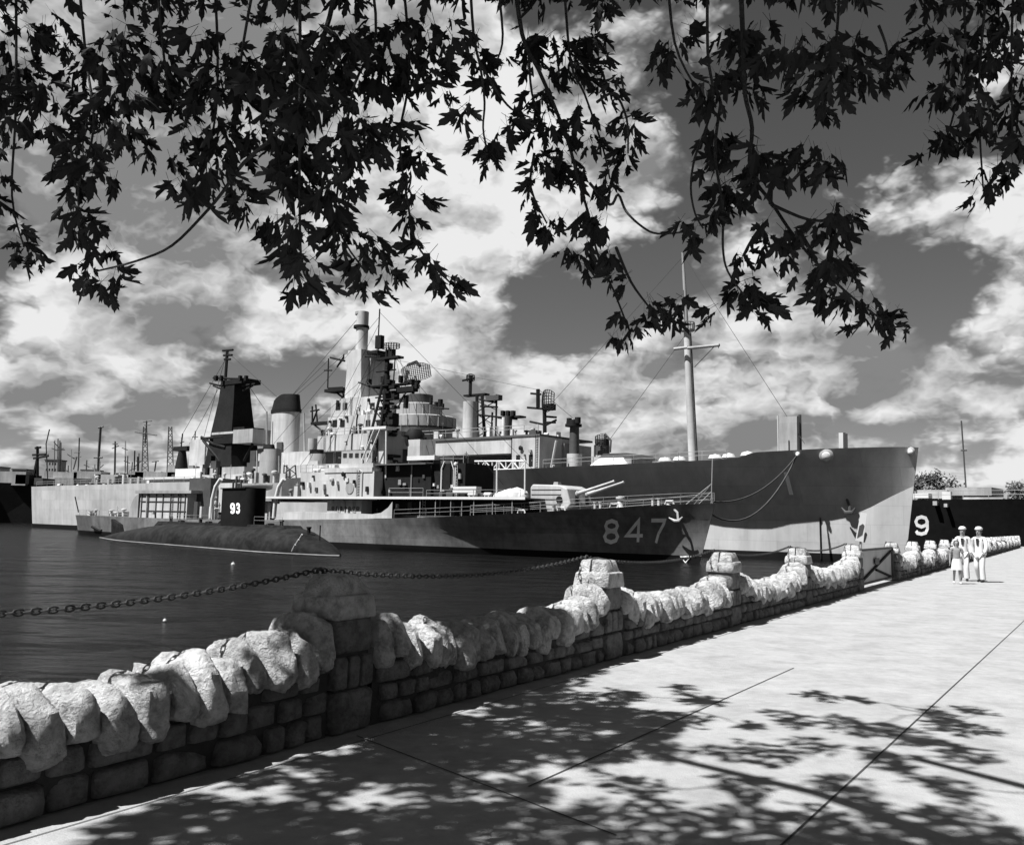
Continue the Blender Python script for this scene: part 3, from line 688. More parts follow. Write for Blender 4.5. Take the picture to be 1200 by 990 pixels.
# davits with boat
for p in (250, 324):
    D.tb('boat_davit', [[(p - 3, 607), (p - 1, 585), (p + 3, 570), (p + 9, 561)]], -5.6, 2.4, M_white, None, 8)
q = D.at(300, 573, -5.4)
mb = MB()
for i in range(9):
    u = i / 8; 
prof = []
rings = []
for i in range(11):
    u = -1 + 2 * i / 10; wd = 1.05 * (1 - u * u) ** .5 + .03; rings.append((u, wd))
mb2 = MB(); n0 = 0
for u, wd in rings:
    for (a, b_) in ((-1, .55), (-.8, 0), (0, -.35), (.8, 0), (1, .55)): mb2.v.append((q.x + u * 3.6, -5.4 + a * wd, q.z + b_ * (.7 + .3 * (wd / 1.08)) + .25 * u * u))
for i in range(10):
    for j in range(4): mb2.f.append((i * 5 + j, i * 5 + j + 1, i * 5 + 6 + j, i * 5 + 5 + j)); mb2.m.append(0)
    mb2.f.append((i * 5, i * 5 + 5, i * 5 + 9, i * 5 + 4)); mb2.m.append(0)
mb2.build('ship_boat', M_white, r, smooth=50)
# after part: open panelled hangar and the low quarterdeck
hg = D.bx('hangar', 164, 578, 219, 612, -5.2, 4.6, M_pale)
D.bx('hangar_roof', 158, 574.5, 224, 578, -5.6, 5.0, M_haze, hg)
mb = MB()
for p in (166, 174, 183, 191, 200, 209, 217): q = D.at(p, 595, -5.2); mb.box(q.x - .08, q.x + .08, -5.34, -5.2, D.at(p, 611, -5.2).z, D.at(p, 578.2, -5.2).z)
for y_ in (588, 599): z = D.at(190, y_, -5.2).z; mb.box(D.at(165, y_, -5.2).x, D.at(218, y_, -5.2).x, -5.30, -5.21, z, z + .12)
mb.build('panel_frame', M_mid, hg)
mb = MB(); q0 = D.at(164, 578, -4.5)
for i in range(7):
    a = i / 6 * math.pi / 2; 
pl = [(q0.x, D.at(164, 611, -4.5).z), (q0.x, q0.z)] + [(q0.x - 2.6 * math.sin(a), q0.z - .2 - 4.2 * (1 - math.cos(a))) for a in np.linspace(.1, 1.5, 7)] + [(q0.x - 2.6, D.at(164, 611, -4.5).z)]
mb.prism(pl, 'y', -4.7, 4.2); mb.build('rounded_shield', M_haze, hg, smooth=40)
D.bx('after_deckhouse', 221, 560, 246, 608, -3.6, 3.6, M_mid)
D.bx('after_deckhouse', 228, 566, 283, 600, -2.4, 4.2, M_pale)
xq0, xq1 = D.at(160, 605, -4).x, -118.0
railing(D, r, [(xq1, -3.0, 3.4), ((xq0 + xq1) / 2, -4.9, 3.3), (xq0, -5.5, 3.2)], 1.0, 2.6, .03)
clutter(D, r, xq1 + 3, xq0 - 1, -4.0, 2, 3.3, 12, hmax=1.2)
clutter(D, r, D.at(222, 600, -4).x, D.at(330, 600, -4).x, -5.6, -3.4, zm(-75), 24, hmax=2.8)
clutter(D, r, D.at(228, 566, -2.4).x, D.at(283, 566, -2.4).x, -2.2, 2, D.at(255, 566, -2.4).z, 9, hmax=2.0)
clutter(D, r, D.at(283, 566, -2.6).x, D.at(330, 566, -2.6).x, -2.4, -1.4, D.at(305, 566, -2.6).z, 6, hmax=1.6)
clutter(D, r, D.at(335, 585, -5).x, D.at(352, 585, -5).x, -5.0, -3.0, z01 + .15, 5, hmax=1.6)
q = D.at(180, 617, -5.6); D.tb('propeller_guard', [[(108, 617), (118, 622), (129, 616), (131, 613)]], -4.6, 1.6, M_dark)
D.tb('ensign_staff', [[(92, 600), (88, 582)]], 0, .7, M_dark)

def fc(o, n_, seed, z0=None, z1=None):
    v = [Vector(c) for c in o.data.vertices[:] and [q.co for q in o.data.vertices]]
    face_clutter(o, min(q.x for q in v) + .3, max(q.x for q in v) - .3, min(q.y for q in v), z0 if z0 is not None else min(q.z for q in v), z1 if z1 is not None else max(q.z for q in v), n_, seed)
fc(br, 14, 3); fc(house, 5, 5); fc(h2, 7, 8); fc(fb, 9, 9); fc(mh, 8, 19); fc(hg, 4, 10)
# ================================================================== submarine
S = Ship(onz(398, 652, WZ), onz(128, 631, WZ), 'submarine', 'low black submarine with a square dark sail, lying outboard of the destroyer', 'submarine')
LS = S.L
mb = MB(); seg = 20; st = []
for t_ in np.concatenate([np.linspace(0, 8, 9), np.linspace(10, LS - 14, 12), np.linspace(LS - 12, LS + 3, 8)]):
    u = t_ / LS
    rr = 3.6 * min(1, (t_ / 11.0) ** .6 if t_ < 11 else 1) * (1 if t_ < LS - 18 else max(.12, 1 - ((t_ - LS + 18) / 22) ** 1.6))
    top = 2.75 * min(1, (t_ / 9.0) ** .75 if t_ < 9 else 1) * (1 if t_ < LS - 26 else max(.05, 1 - ((t_ - LS + 26) / 30) ** 1.2))
    st.append((t_, max(rr, .1), max(top, .15)))
for (t_, rr, top) in st:
    for j in range(seg + 1):
        a = math.pi * (j / seg) * 1.16 - .08 * math.pi
        c, s_ = math.cos(a), math.sin(a); sc = 1.0
        y = -rr * (abs(c) ** .8) * (1 if c > 0 else -1); z = top * (abs(s_) ** .75) * (1 if s_ > 0 else -.8)
        mb.v.append((-t_, y, z))
k_ = seg + 1
for i in range(len(st) - 1):
    for j in range(seg): mb.f.append((i * k_ + j, i * k_ + j + 1, (i + 1) * k_ + j + 1, (i + 1) * k_ + j)); mb.m.append(0)
mb.f.append(tuple(range(k_))); mb.m.append(0); mb.f.append(tuple((len(st) - 1) * k_ + j for j in range(k_))); mb.m.append(0)
sh = mb.build('hull', M_sub, S.root, smooth=50)
# deck casing and walkway
x0, x1 = -LS + 20, -9.0
MB().box(x0, x1, -1.25, 1.25, 2.3, 2.95, .8, .2).build('deck_casing', M_sub, S.root)
q0, q1 = S.at(257, 573, -1.2), S.at(293, 573, -1.2); zt = q0.z; zb = 2.5
poly = []
L0, L1 = q0.x, q1.x
for i in range(9): a = math.pi / 2 + math.pi * i / 8; poly.append((L0 + 1.0 + 1.0 * math.cos(a), 1.2 * math.sin(a)))
for i in range(9): a = -math.pi / 2 + math.pi * i / 8; poly.append((L1 - .8 + .8 * math.cos(a), 1.2 * math.sin(a)))
sl = MB().prism(poly, 'z', zb, zt).build('sail', M_sail, S.root, smooth=40)
mb = MB(); mb.box(L0 + .6, L1 - 1.0, -1.35, 1.35, zt, zt + .12); mb.build('sail_cap', M_sail, sl)
def placeS(u, v, lift, xa=0, xb=1):
    p = S.at(xa + (xb - xa) * u, 600.5 + (590.5 - 600.5) * v, -1.22 - lift); return p
for ch, xa, xb in (('9', 270, 275), ('3', 276.5, 281)):
    glyph(ch, .3, lambda u, v, lf, xa=xa, xb=xb: placeS(u, v, lf, xa, xb), 'sail_number', M_num, sl)
mb = MB()
for dx, h in ((1.2, .9), (2.0, 1.6), (2.6, .7), (3.2, 1.1)): mb.tube([(L0 + dx, 0, zt), (L0 + dx, 0, zt + h)], .14, 6)
mb.build('periscope', M_mid, sl)
mb = MB(); mb.prism([(L0 - 2.5, zb - .1), (L0 + .4, zb - .1), (L0 + .4, zb + 1.2)], 'y', -.6, .6); mb.build('sail_fairing', M_sail, sl)
for i in range(16):
    x = x0 + 2 + (x1 - x0 - 4) * i / 15; MB().box(x - .55, x + .55, -1.28, -1.1, 2.42, 2.56).build('flood_slot', M_sail, S.root)
railing(S, S.root, [(x0 + 2, -.9, 2.95), (L0 - 3, -1.0, 2.95)], .9, 2.6, .02); railing(S, S.root, [(L1 + 1, -1.0, 2.95), (x1 - 1.5, -.9, 2.95)], .9, 2.6, .02)
for x in (x0 + 6, L0 - 5, L1 + 3): MB().lathe((x, 0, 2.94), [(.45, 0), (.45, .14), (.3, .2), (0, .22)], 14).build('hatch', M_sub, S.root, smooth=40)
# steps / ladder on the casing, mast light, draught marks
S.tb('draught_marks', [[(342, 646), (346, 638)], [(347, 637), (350, 632)], [(351, 631), (354, 626)]], -3.35, .9, M_white)
for p, yy in ((200, 617), (235, 614), (330, 612), (362, 620)):
    q = S.at(p, yy, 0); MB().lathe((q.x, 0, 2.85 if p < 350 else 2.2), [(.2, 0), (.2, .5), (.28, .55), (.28, .7)], 10).build('cleat', M_sub, S.root)
MB().tube([(S.at(375, 625, 0).x, 0, 1.5), (S.at(375, 625, 0).x, 0, 3.1)], .07, 6).build('bow_post', M_sub, S.root)
mb = MB(); mb.prism([(-LS + 1.5, .2), (-LS + 6.0, .2), (-LS + 4.6, 2.2), (-LS + 1.0, 3.0)], 'y', -.25, .25); mb.build('rudder', M_sub, S.root)
# pale waterline stripe
mb = MB(); pts = []
for (t_, rr, top) in st: pts.append((-t_ + .2, -(rr * .99 + .06), .10))
mb.tube(pts, .055, 5); mb.build('waterline_stripe', M_haze, S.root)

# ================================================================== cruiser with the figure 1
Npt = atY(40, 616, 245.0); Npt.z = WZ
N = Ship(onz(1061, 661, WZ), Npt, 'cruiser', 'very long cruiser with figure 1 on its tall flared bow and white stern', 'warship')
T_N = [0, .7, 1.6, 3, 5, 7, 9, 11, 13, 14.2, 15.5, 17, 19, 22, 26, 32, 40, 50, 60, 75, 90, 120, 150, 180, 192, 198.5]
hull(N, T_N, [(0, .12), (.7, 1.3), (1.6, 2.3), (3, 3.4), (5, 4.6), (8, 6.1), (15, 8.0), (22, 9.2), (30, 10.1), (40, 10.7), (60, 10.9), (180, 10.4), (205, 9.4)],
     [(0, .05), (3, .75), (5, 1.15), (8, 1.7), (15, 3.2), (22, 4.7), (30, 5.9), (50, 6.8), (75, 8.0), (100, 9.9), (180, 9.6), (205, 8.4)],
     [(0, 13.3), (8, 13.0), (14.2, 12.7), (14.9, 12.6), (16.5, 12.1), (19, 11.85), (28, 11.6), (45, 11.2), (133, 10.1), (N.L, 9.6)],
     [(0, 8.9), (2, 7.7), (4, 6.4), (6, 5.4), (8, 4.8), (15, 4.6), (60, 4.2), (100, 4.5)], [(0, .1), (8, .04), (60, .05), (80, .06), (105, .5)], 1.7, [M_hullN, M_boot, M_deck], .95)
r = N.root
def place1(u, v, lift):
    return on_hull(N, 920.6 + (u - .5) * 6 + v * 0 + (1 - v) * 6.8, 579.5 + (553 - 579.5) * v, .03 + lift)
glyph('1', .8, place1, 'hull_number', M_numd, N.hull)
def roundel(name, px, py, rp, m1, m2):
    q = on_hull(N, px, py, .0); nrm = Vector((.25, -.9, -.35)).normalized(); Mx = Matrix.Translation(q) @ nrm.to_track_quat('Z', 'Y').to_matrix().to_4x4()
    rr = rp * N.ppm(q)
    o = MB().lathe((0, 0, 0), [(rr, -.2), (rr, .12), (rr * .72, .22)], 24, M=Mx).build(name, m1, r, smooth=30)
    MB().lathe((0, 0, 0), [(rr * .66, .1), (rr * .62, .5), (rr * .3, .62), (0, .64)], 20, M=Mx).build('hawse_lining', m2, o, smooth=30)
roundel('hawse_pipe', 968.5, 534, 8.2, M_pale, M_white)
roundel('hawse_pipe', 1067, 529, 5.0, M_pale, M_white)
roundel('mooring_chock', 935, 532, 2.8, M_white, M_white)
a = on_hull(N, 995, 590, .3)
mb = MB(); mb.tube([a + Vector((-.35, .1, .8)), a + Vector((.1, -.2, -.2)), a + Vector((.15, -.3, -.9))], .16, 6); mb.tube([a + Vector((-.75, -.4, -.35)), a + Vector((-.3, -.45, -.9)), a + Vector((.5, -.45, -.9)), a + Vector((.85, -.4, -.35))], [.08, .2, .2, .08], 6)
mb.build('anchor', M_mid, r, smooth=50)
# vertical drain line down the side
mb = MB(); pts = [on_hull(N, 961 + .2 * i, 606 + i * 7, .06) for i in range(8)]; mb.tube(pts, .1, 5); mb.build('drain_pipe', M_dark, r)
# forecastle: tall box ventilator, posts
def dz(x): return lerp(N.zd, -x)
N.bx('box_ventilator', 913, 488, 934, 540, -.4, .4, M_haze)
N.tb('ventilator_post', [[(938, 540), (937, 486)]], 1.0, 2.2, M_mid)
N.tb('ventilator_post', [[(912.5, 540), (911.5, 487)]], -2.2, 1.0, M_pale)
N.bx('box_ventilator', 983, 507, 988, 530, -1.0, .6, M_pale); N.tb('ventilator_post', [[(989.5, 530), (989.5, 507)]], .7, 1.4, M_mid)
for p in (775, 792, 834, 872, 850):
    q = N.at(p, 540, -4); mb = MB(); mb.lathe((q.x, -3, dz(q.x)), [(.5, 0), (.5, .5), (.9, .7), (.7, 1.1), (0, 1.3)], 12); mb.build('mushroom_ventilator', M_white, r, smooth=40)
xs = [-18, -24, -30, -36, -44]; railing(N, r, [(x, -(N.half(-x, dz(x)) - .1), dz(x)) for x in xs], 1.1, 3.0, .04)
# very tall pole mast on the foredeck
ym = 0.0
pm_ = MB(); q0, q1, q2 = N.at(812, 545, ym), N.at(805, 388, ym), N.at(800, 296, ym); k_ = N.ppm(q0)
pm_.tube([q0, N.at(808, 460, ym), q1], [5.0 * k_, 4.6 * k_, 4.0 * k_], 14); pole = pm_.build('mast', M_pale, r, smooth=40)
MB().tube([q1, q2], [2.6 * k_, 1.6 * k_], 10).build('topmast', M_haze, pole, smooth=40)
MB().lathe((q1.x, ym, q1.z), [(5.2 * k_, -.5 * k_), (9 * k_, 0), (9 * k_, 1.5 * k_)], 16).build('crows_nest', M_haze, pole, smooth=40)
mb = MB()
for i in range(10): a = 2 * math.pi * i / 10; p = Vector((q1.x + 9 * k_ * math.cos(a), ym + 9 * k_ * math.sin(a), q1.z)); mb.tube([p, p + Vector((0, 0, 10 * k_))], .5 * k_, 4)
mb.tube([Vector((q1.x + 9 * k_ * math.cos(2 * math.pi * i / 16), ym + 9 * k_ * math.sin(2 * math.pi * i / 16), q1.z + 10 * k_)) for i in range(16)], .5 * k_, 4, closed=True)
mb.build('railing', M_mid, pole)
N.tb('yard', [[(806, 408), (843, 404.5)], [(806, 407), (790, 409)]], -1.2, 1.9, M_haze, pole, 8)
N.tb('yard_stay', [[(838, 405), (814, 430)], [(842, 403), (842, 408)], [(801, 340), (803, 388)]], -1.2, .5, M_mid, pole)
N.tb('ladder', [[(817.5, 540), (809.5, 390)]], -.8, .7, M_dark, pole)
# turret with director and dish
tb_ = N.bx('gun_mount', 690, 536, 735, 546, -4.2, 4.2, M_white, taper=1.2, ty=.8)
N.bx('gun_mount_top', 700, 531, 742, 537, -3.2, 3.6, M_mid, tb_, taper=1.0)
N.cy('director', 706, 515, 533, 8.5, 0, M_mid, tb_, top=8)
N.cy('director_cap', 707, 509, 516, 4, 0, M_pale, tb_, top=3.4)
q = N.at(705, 516, -1.2); lattice_dish('radar_antenna', q, 1.8, 1.7, .5, Matrix.Rotation(R(40), 3, 'Z'), M_dark, tb_, 6, 6)
N.tb('sight_arm', [[(697, 535), (697, 522), (703, 519)], [(715, 530), (716, 516), (709, 508)]], -1.6, 1.2, M_mid, tb_)
N.bx('low_house', 728, 537, 740, 545, -3.5, 2.0, M_haze)
# conning tower with crowded top
tw = N.cy('tower_mast', 672.5, 492, 552, 6.5, -1.0, M_mid, top=5.4)
N.cy('tower_platform', 672, 497, 500, 10, -1.0, M_dark, tw)
for (p, yt, yb, rp) in ((667, 490, 497, 3.2), (677, 489, 496, 3.6), (672, 492, 497, 5.0), (665, 494, 500, 1.5)): N.cy('lookout_fitting', p, yt, yb, rp, -1.4, M_dark, tw, seg=12)
N.cy('tower_base', 673, 532, 550, 9, -3.0, M_pale)
# forward house: long pale deckhouse
fh = N.bx('deckhouse', 600, 511.5, 632, 556, -7.2, 2.6, M_pale)
N.bx('deckhouse', 496, 513.3, 599, 533, -7.1, 5.6, M_pale, label='long pale upper deckhouse with overhanging deck')
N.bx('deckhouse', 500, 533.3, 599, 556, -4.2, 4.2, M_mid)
N.bx('deckhouse', 633, 520, 661, 556, -1.8, 5.2, M_haze)
MB().box(N.at(494, 513, -7).x, N.at(634, 512, -7).x, -7.32, 6, N.at(600, 512.5, -7).z, N.at(600, 511, -7).z + .1).build('deck_slab', M_deck, fh)
z = N.at(560, 511, -7).z + .1; railing(N, fh, [(N.at(496, 512, -7).x, -7.3, z), (N.at(632, 512, -7).x, -7.3, z)], 1.1, 2.4, .05)
clutter(N, fh, N.at(500, 512, -6).x, N.at(630, 512, -6).x, -6.8, 2, z, 16, hmax=1.8)
doors(N, fh, [N.at(p, 545, -7.2).x for p in (607, 622)], -7.2, N.at(615, 548, -7.2).z, M_dark)
# accommodation brow: white truss beyond the destroyer's forecastle
mb = MB(); yb = -8.2; P = lambda a, b_: N.at(a, b_, yb)
for y_ in (540.5, 550.5): mb.tube([P(552, y_), P(616, y_ - .5)], .14, 5)
for i in range(8):
    p0 = 553 + i * 8; mb.tube([P(p0, 540.5), P(p0, 550.5)], .1, 5); mb.tube([P(p0, 550.5 if i % 2 else 540.5), P(p0 + 8, 540.5 if i % 2 else 550.5)], .1, 5)
mb.build('truss_brow', M_white, r)
N.bx('brow_deck', 552, 550, 616, 551.5, -8.4, -7.3, M_white)
# white cylinder vent mast and lattice aerials
N.cy('vent_stack', 550, 471, 516, 8.6, -3.4, M_pale)
lt = N.tb('aerial_mast', [[(559, 514), (559, 463)], [(551, 462), (551.5, 440)], [(568, 513), (565, 463)]], -1.0, 2.0, M_dark)
N.bx('mast_platform', 543, 461.5, 568, 463.5, -1.0, .2, M_dark, lt)
lattice_dish('radar_antenna', N.at(551.5, 443, -1), 1.3, 1.3, .3, Matrix.Rotation(R(25), 3, 'Z'), M_dark, lt, 5, 5)
N.tb('mast_arm', [[(542, 446), (556, 443)], [(562, 468), (582, 472)], [(563, 476), (583, 477)], [(581, 512), (582, 462)], [(560, 486), (606, 491)], [(576, 512), (577, 483)]], -1.0, 1.2, M_dark, lt)
N.tb('lattice_brace', [[(559, 470), (581, 480)], [(581, 470), (560, 482)], [(560, 486), (577, 497)], [(577, 486), (560, 498)], [(561, 500), (577, 510)], [(577, 500), (561, 511)]], -1.0, .6, M_dark, lt)
N.bx('mast_fitting', 569, 463, 584, 469, -1.6, -.6, M_mid, lt)
cm = N.cy('aerial_column', 594, 488, 514, 5.2, -1.5, M_mid, top=6.2)
N.bx('mast_platform', 583, 487.5, 609, 489.5, -1.4, .2, M_dark, cm)
for p in (588, 594, 600): N.bx('aerial', p - 1.5, 481, p + 1.5, 487, -1.6, -1.0, M_dark, cm)
N.cy('vent_stack', 590, 489, 514, 2.4, -4.0, M_white); N.cy('vent_stack', 600, 503, 514, 2.4, -4.0, M_white)
rm = N.tb('radar_mast', [[(638.5, 513), (638, 478)], [(630.5, 478), (630.5, 456)]], 0.0, 2.4, M_dark)
N.tb('mast_arm', [[(618, 477.5), (648, 480)], [(621, 494), (640, 498), (652, 492)], [(622, 461), (634, 462)], [(639, 488), (652, 489)], [(640, 495), (651, 495)]], 0.0, 1.3, M_dark, rm)
q = N.at(643, 470, -.6); lattice_dish('radar_antenna', q, 2.9, 3.4, .6, Matrix.Rotation(R(-15), 3, 'Z'), M_dark, rm, 7, 7)
N.bx('radar_pedestal', 636, 473, 645, 480, -.8, .6, M_dark, rm)
N.bx('roof_fitting', 620, 504, 628, 511, -3.0, -1.6, M_mid)
N.tb('deck_ladder', [[(646, 548), (652, 516)], [(642, 556), (638, 543)], [(644, 556), (649, 545)]], -6.0, 1.5, M_pale)
# drum tower: stepped round bridge
q = N.at(495, 500, 1.0); k_ = N.ppm(q); cx = q.x
def zz(py): return N.at(495, py, 1.0).z
dr = MB().lathe((cx, 1.0, 0), [(36 * k_, zz(545)), (36 * k_, zz(503))], 40).build('drum_tower', M_haze, r, smooth=40)
g1 = MB().lathe((cx, 1.0, 0), [(39 * k_, zz(503)), (39.5 * k_, zz(490)), (37 * k_, zz(488.8)), (0, zz(488.6))], 40)
g2 = MB().lathe((cx - 6 * k_, 1.0, 0), [(27 * k_, zz(488.8)), (27 * k_, zz(475)), (26 * k_, zz(474)), (0, zz(473.6))], 36)
for i in range(0, 40, 2):
    a = 2 * math.pi * i / 40
    p = Vector((cx + 39.3 * k_ * math.cos(a), 1 + 39.3 * k_ * math.sin(a), 0)); g1.tube([p + Vector((0, 0, zz(503))), p + Vector((0, 0, zz(490)))], .8 * k_, 4)
    p = Vector((cx - 6 * k_ + 27 * k_ * math.cos(a), 1 + 27 * k_ * math.sin(a), 0)); g2.tube([p + Vector((0, 0, zz(488.5))), p + Vector((0, 0, zz(475)))], .6 * k_, 4)
g1.build('drum_gallery', M_haze, dr, smooth=40); g2.build('drum_gallery', M_haze, dr, smooth=40)
MB().lathe((cx - 6 * k_, 1.0, 0), [(16 * k_, zz(473.8)), (16 * k_, zz(463)), (0, zz(462))], 28).build('drum_top', M_mid, dr, smooth=40)
mb = MB(); mb.lathe((cx, 1.0, 0), [(39.9 * k_, zz(503.4)), (39.9 * k_, zz(502.0))], 40); mb.build('gallery_band', M_dark, dr)
for (p, yt, yb, s_) in ((516, 468, 476, 3), (511, 471, 476, 2.2), (505, 466, 474, 2.0), (519, 473, 480, 1.6)): N.cy('gallery_fitting', p, yt, yb, s_, -1.0, M_dark, dr, seg=10)
N.tb('gallery_arm', [[(508, 478), (526, 479)], [(470, 484), (460, 480)]], -1.5, .9, M_dark, dr)
# big mesh air search radar over the drum
q = N.at(488, 437, .5); rd = lattice_dish('air_search_radar', q, 34 * k_, 22 * k_, 1.4, Matrix.Rotation(R(38), 3, 'Z') @ Matrix.Rotation(R(-10), 3, 'Y'), M_mid, dr, 14, 10)
N.tb('radar_support', [[(484, 470), (484, 446)], [(478, 447), (492, 447)], [(474, 452), (478, 434)], [(478, 428), (488, 424), (492, 429)]], .5, 2.0, M_dark, dr)
# stack tower (mack): pale slab tower with a cylinder on top
mk = N.bx('stack_tower', 405, 410, 424, 466, -3.0, 2.6, M_pale, taper=.4)
N.bx('tower_side', 424.3, 413, 434, 466, -1.2, 2.4, M_haze, mk)
N.cy('stack_pipe', 423.5, 366, 413, 7.2, -.4, M_pale, mk)
N.cy('stack_collar', 423.5, 382, 385, 9.4, -.4, M_dark, mk)
N.cy('stack_lip', 423.5, 366, 369, 7.6, -.4, M_haze, mk)
N.tb('tower_arm', [[(387, 419), (404, 423)], [(395, 430), (403, 418)], [(385, 455), (401, 454), (403, 466)], [(392, 458), (402, 466)]], -1.0, 1.2, M_dark, mk)
N.bx('tower_platform', 380, 455, 402, 458.5, -2, .5, M_dark, mk)
N.tb('whip_aerial', [[(384, 455), (385, 420)], [(380, 434), (389, 434)], [(402, 423), (403, 415)]], -1.0, .8, M_dark, mk)
N.bx('tower_platform', 420, 411.5, 442, 415, -1.6, 1.6, M_dark, mk)
# tiers under it
t1 = N.bx('superstructure_tier', 388, 466, 448, 486, -4.6, 4.2, M_pale)
t2 = N.bx('superstructure_tier', 384, 486.3, 456, 508, -5.8, 5.2, M_pale)
t3 = N.bx('superstructure_tier', 372, 508.3, 470, 527, -7.0, 6.2, M_pale)
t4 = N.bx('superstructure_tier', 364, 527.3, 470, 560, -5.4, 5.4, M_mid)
for (t_, xs_, yy, yn) in ((t1, (396, 404, 436), 476, -4.6), (t2, (392, 401, 431, 444), 496, -5.8)):
    for p in xs_: N.bx('window', p - 2.6, yy - 4, p + 2.6, yy + 4, yn - .08, yn + .05, M_dark, t_)
z = N.at(420, 508.2, -7).z; railing(N, t3, [(N.at(373, 508, -7).x, -6.9, z), (N.at(469, 508, -7).x, -6.9, z)], 1.1, 2.2, .05)
clutter(N, t3, N.at(374, 508, -7).x, N.at(468, 508, -7).x, -6.8, -6.0, z, 9, hmax=1.6)
z = N.at(420, 486.2, -5.8).z; clutter(N, t2, N.at(386, 486, -6).x, N.at(454, 486, -6).x, -5.6, -4.8, z, 6, hmax=1.6)
N.tb('aerial_frame', [[(366, 496), (366, 476)], [(372, 496), (370, 474)], [(364, 482), (374, 480)], [(366, 496), (372, 480)], [(384, 510), (366, 496)]], -3.0, 1.0, M_dark, t2)
N.bx('tower_platform', 364, 494, 384, 497, -3.4, -1.8, M_dark, t2)
N.cy('tank', 366, 514, 528, 5.5, -6.0, M_haze)
for k__, o_ in enumerate((t1, t2, t3, t4, fh)): fc(o_, (6, 7, 10, 10, 5)[k__], 20 + k__)
# great funnel with slanted black cap
q = N.at(334.5, 500, 0); k_ = N.ppm(q); zf = lambda py: N.at(334.5, py, 0).z
fu = MB().lathe((q.x, 0, 0), [(20 * k_, zf(560)), (20 * k_, zf(483))], 36, 1.1, .62).build('funnel', M_pale, r, smooth=40)
MB().lathe((q.x, 0, 0), [(21.5 * k_, zf(484)), (21.5 * k_, zf(480.5))], 36, 1.1, .62).build('funnel_band', M_dark, fu, smooth=40)
mb = MB(); n0 = 36
for rr, base in ((20.5, 1), (18, 0)):
    for j in range(n0):
        a = 2 * math.pi * j / n0; c = math.cos(a); x = q.x + rr * k_ * 1.1 * c; y = rr * .62 * k_ * math.sin(a)
        mb.v.append((x, y, zf(480.4) if base else zf(472 - 8.5 * min(1, (c + 1) * .8))))
for j in range(n0): mb.f.append((j, (j + 1) % n0, n0 + (j + 1) % n0, n0 + j)); mb.m.append(0)
mb.f.append(tuple(n0 + j for j in range(n0))); mb.m.append(0)
mb.build('funnel_cap', M_dark, fu, smooth=40)
N.tb('steam_pipe', [[(312.5, 560), (312.5, 482)], [(357, 532), (356, 484)]], -3.0, 1.1, M_haze, fu)
N.bx('funnel_ladder', 326, 484, 327.4, 556, -8.05, -7.7, M_haze, fu) if False else None
N.bx('louvre', 324, 518, 330, 530, -N.ppm(q) * 12.8, -N.ppm(q) * 11, M_mid, fu)
N.bx('boiler_house', 302, 530, 364, 562, -5.0, 5.0, M_pale)
N.bx('boiler_house', 296, 545, 420, 568, -8.0, 7.0, M_pale)
# black after tower
tz_ = lambda px, py: N.at(px, py, 0)
A = [(256, 562), (258, 535), (261, 505), (266, 470), (267.5, 452)]; B = [(292, 562), (288, 535), (285.5, 505), (284.5, 470), (284, 452)]
mb = MB(); rings = []
for a, b_ in zip(A, B):
    p, q = tz_(*a), tz_(*b_); hw = (q.x - p.x) / 2; cxx = (q.x + p.x) / 2
    rings.append([(cxx + sx * hw * .97, sy * hw * .75, (p.z + q.z) / 2) for sx, sy in ((-1, -1), (1, -1), (1, 1), (-1, 1))])
for a, b_ in zip(rings, rings[1:]):
    for i in range(4): mb.quad(a[i], a[(i + 1) % 4], b_[(i + 1) % 4], b_[i])
mb.quad(*rings[-1]); bt = mb.build('black_tower', M_dark, r)
N.bx('tower_platform', 259, 444.5, 286, 450, -2, 2, M_dark, bt)
N.tb('tower_arm', [[(246, 449), (262, 453)], [(284, 452), (299, 450)], [(250, 443), (290, 444)], [(251, 441), (253, 446)], [(288, 441), (286, 447)], [(262, 457), (250, 452)], [(285, 458), (296, 452)], [(262, 465), (259, 465)]], -1.5, 1.2, M_dark, bt)
N.tb('topmast', [[(264, 447), (266.5, 410)]], 0, 1.8, M_dark, bt); N.tb('yard', [[(261, 411), (273, 410)], [(262, 416.5), (272, 416)], [(263, 421), (270, 421)]], 0, 1.3, M_dark, bt)
for p in (252, 258, 280, 287): N.bx('aerial', p - 1, 440, p + 1, 446, -2.8, -2.2, M_dark, bt)
N.bx('tower_gallery', 248, 506, 279, 508.5, -3.4, 2, M_pale, bt); N.bx('tower_gallery', 256, 501, 286, 505, -2.4, 2.4, M_dark, bt)
N.bx('tower_house', 273, 503, 296, 519, -4.4, 2.4, M_haze, bt); N.bx('tower_house', 250, 509, 272, 520, -3.4, 3.4, M_dark, bt)
N.tb('tower_strut', [[(236, 512), (250, 520), (264, 524)], [(236, 514), (262, 512)], [(238, 516), (262, 545)], [(296, 520), (286, 540)]], -3.2, 1.6, M_dark, bt)
N.bx('gun_tub', 260, 547, 286, 558, -4.6, 3, M_haze); N.bx('after_house', 236, 556, 300, 570, -6.5, 6, M_pale)
for (p, yt, yb) in ((244, 530, 548), (250, 536, 556), (296, 524, 548), (302, 536, 560), (240, 540, 560), (308, 545, 562), (292, 538, 560)):
    N.bx('gun_shield', p - 3, yt + 4, p + 3, yb, -5.2, -4.2, random.choice([M_dark, M_mid, M_pale]))
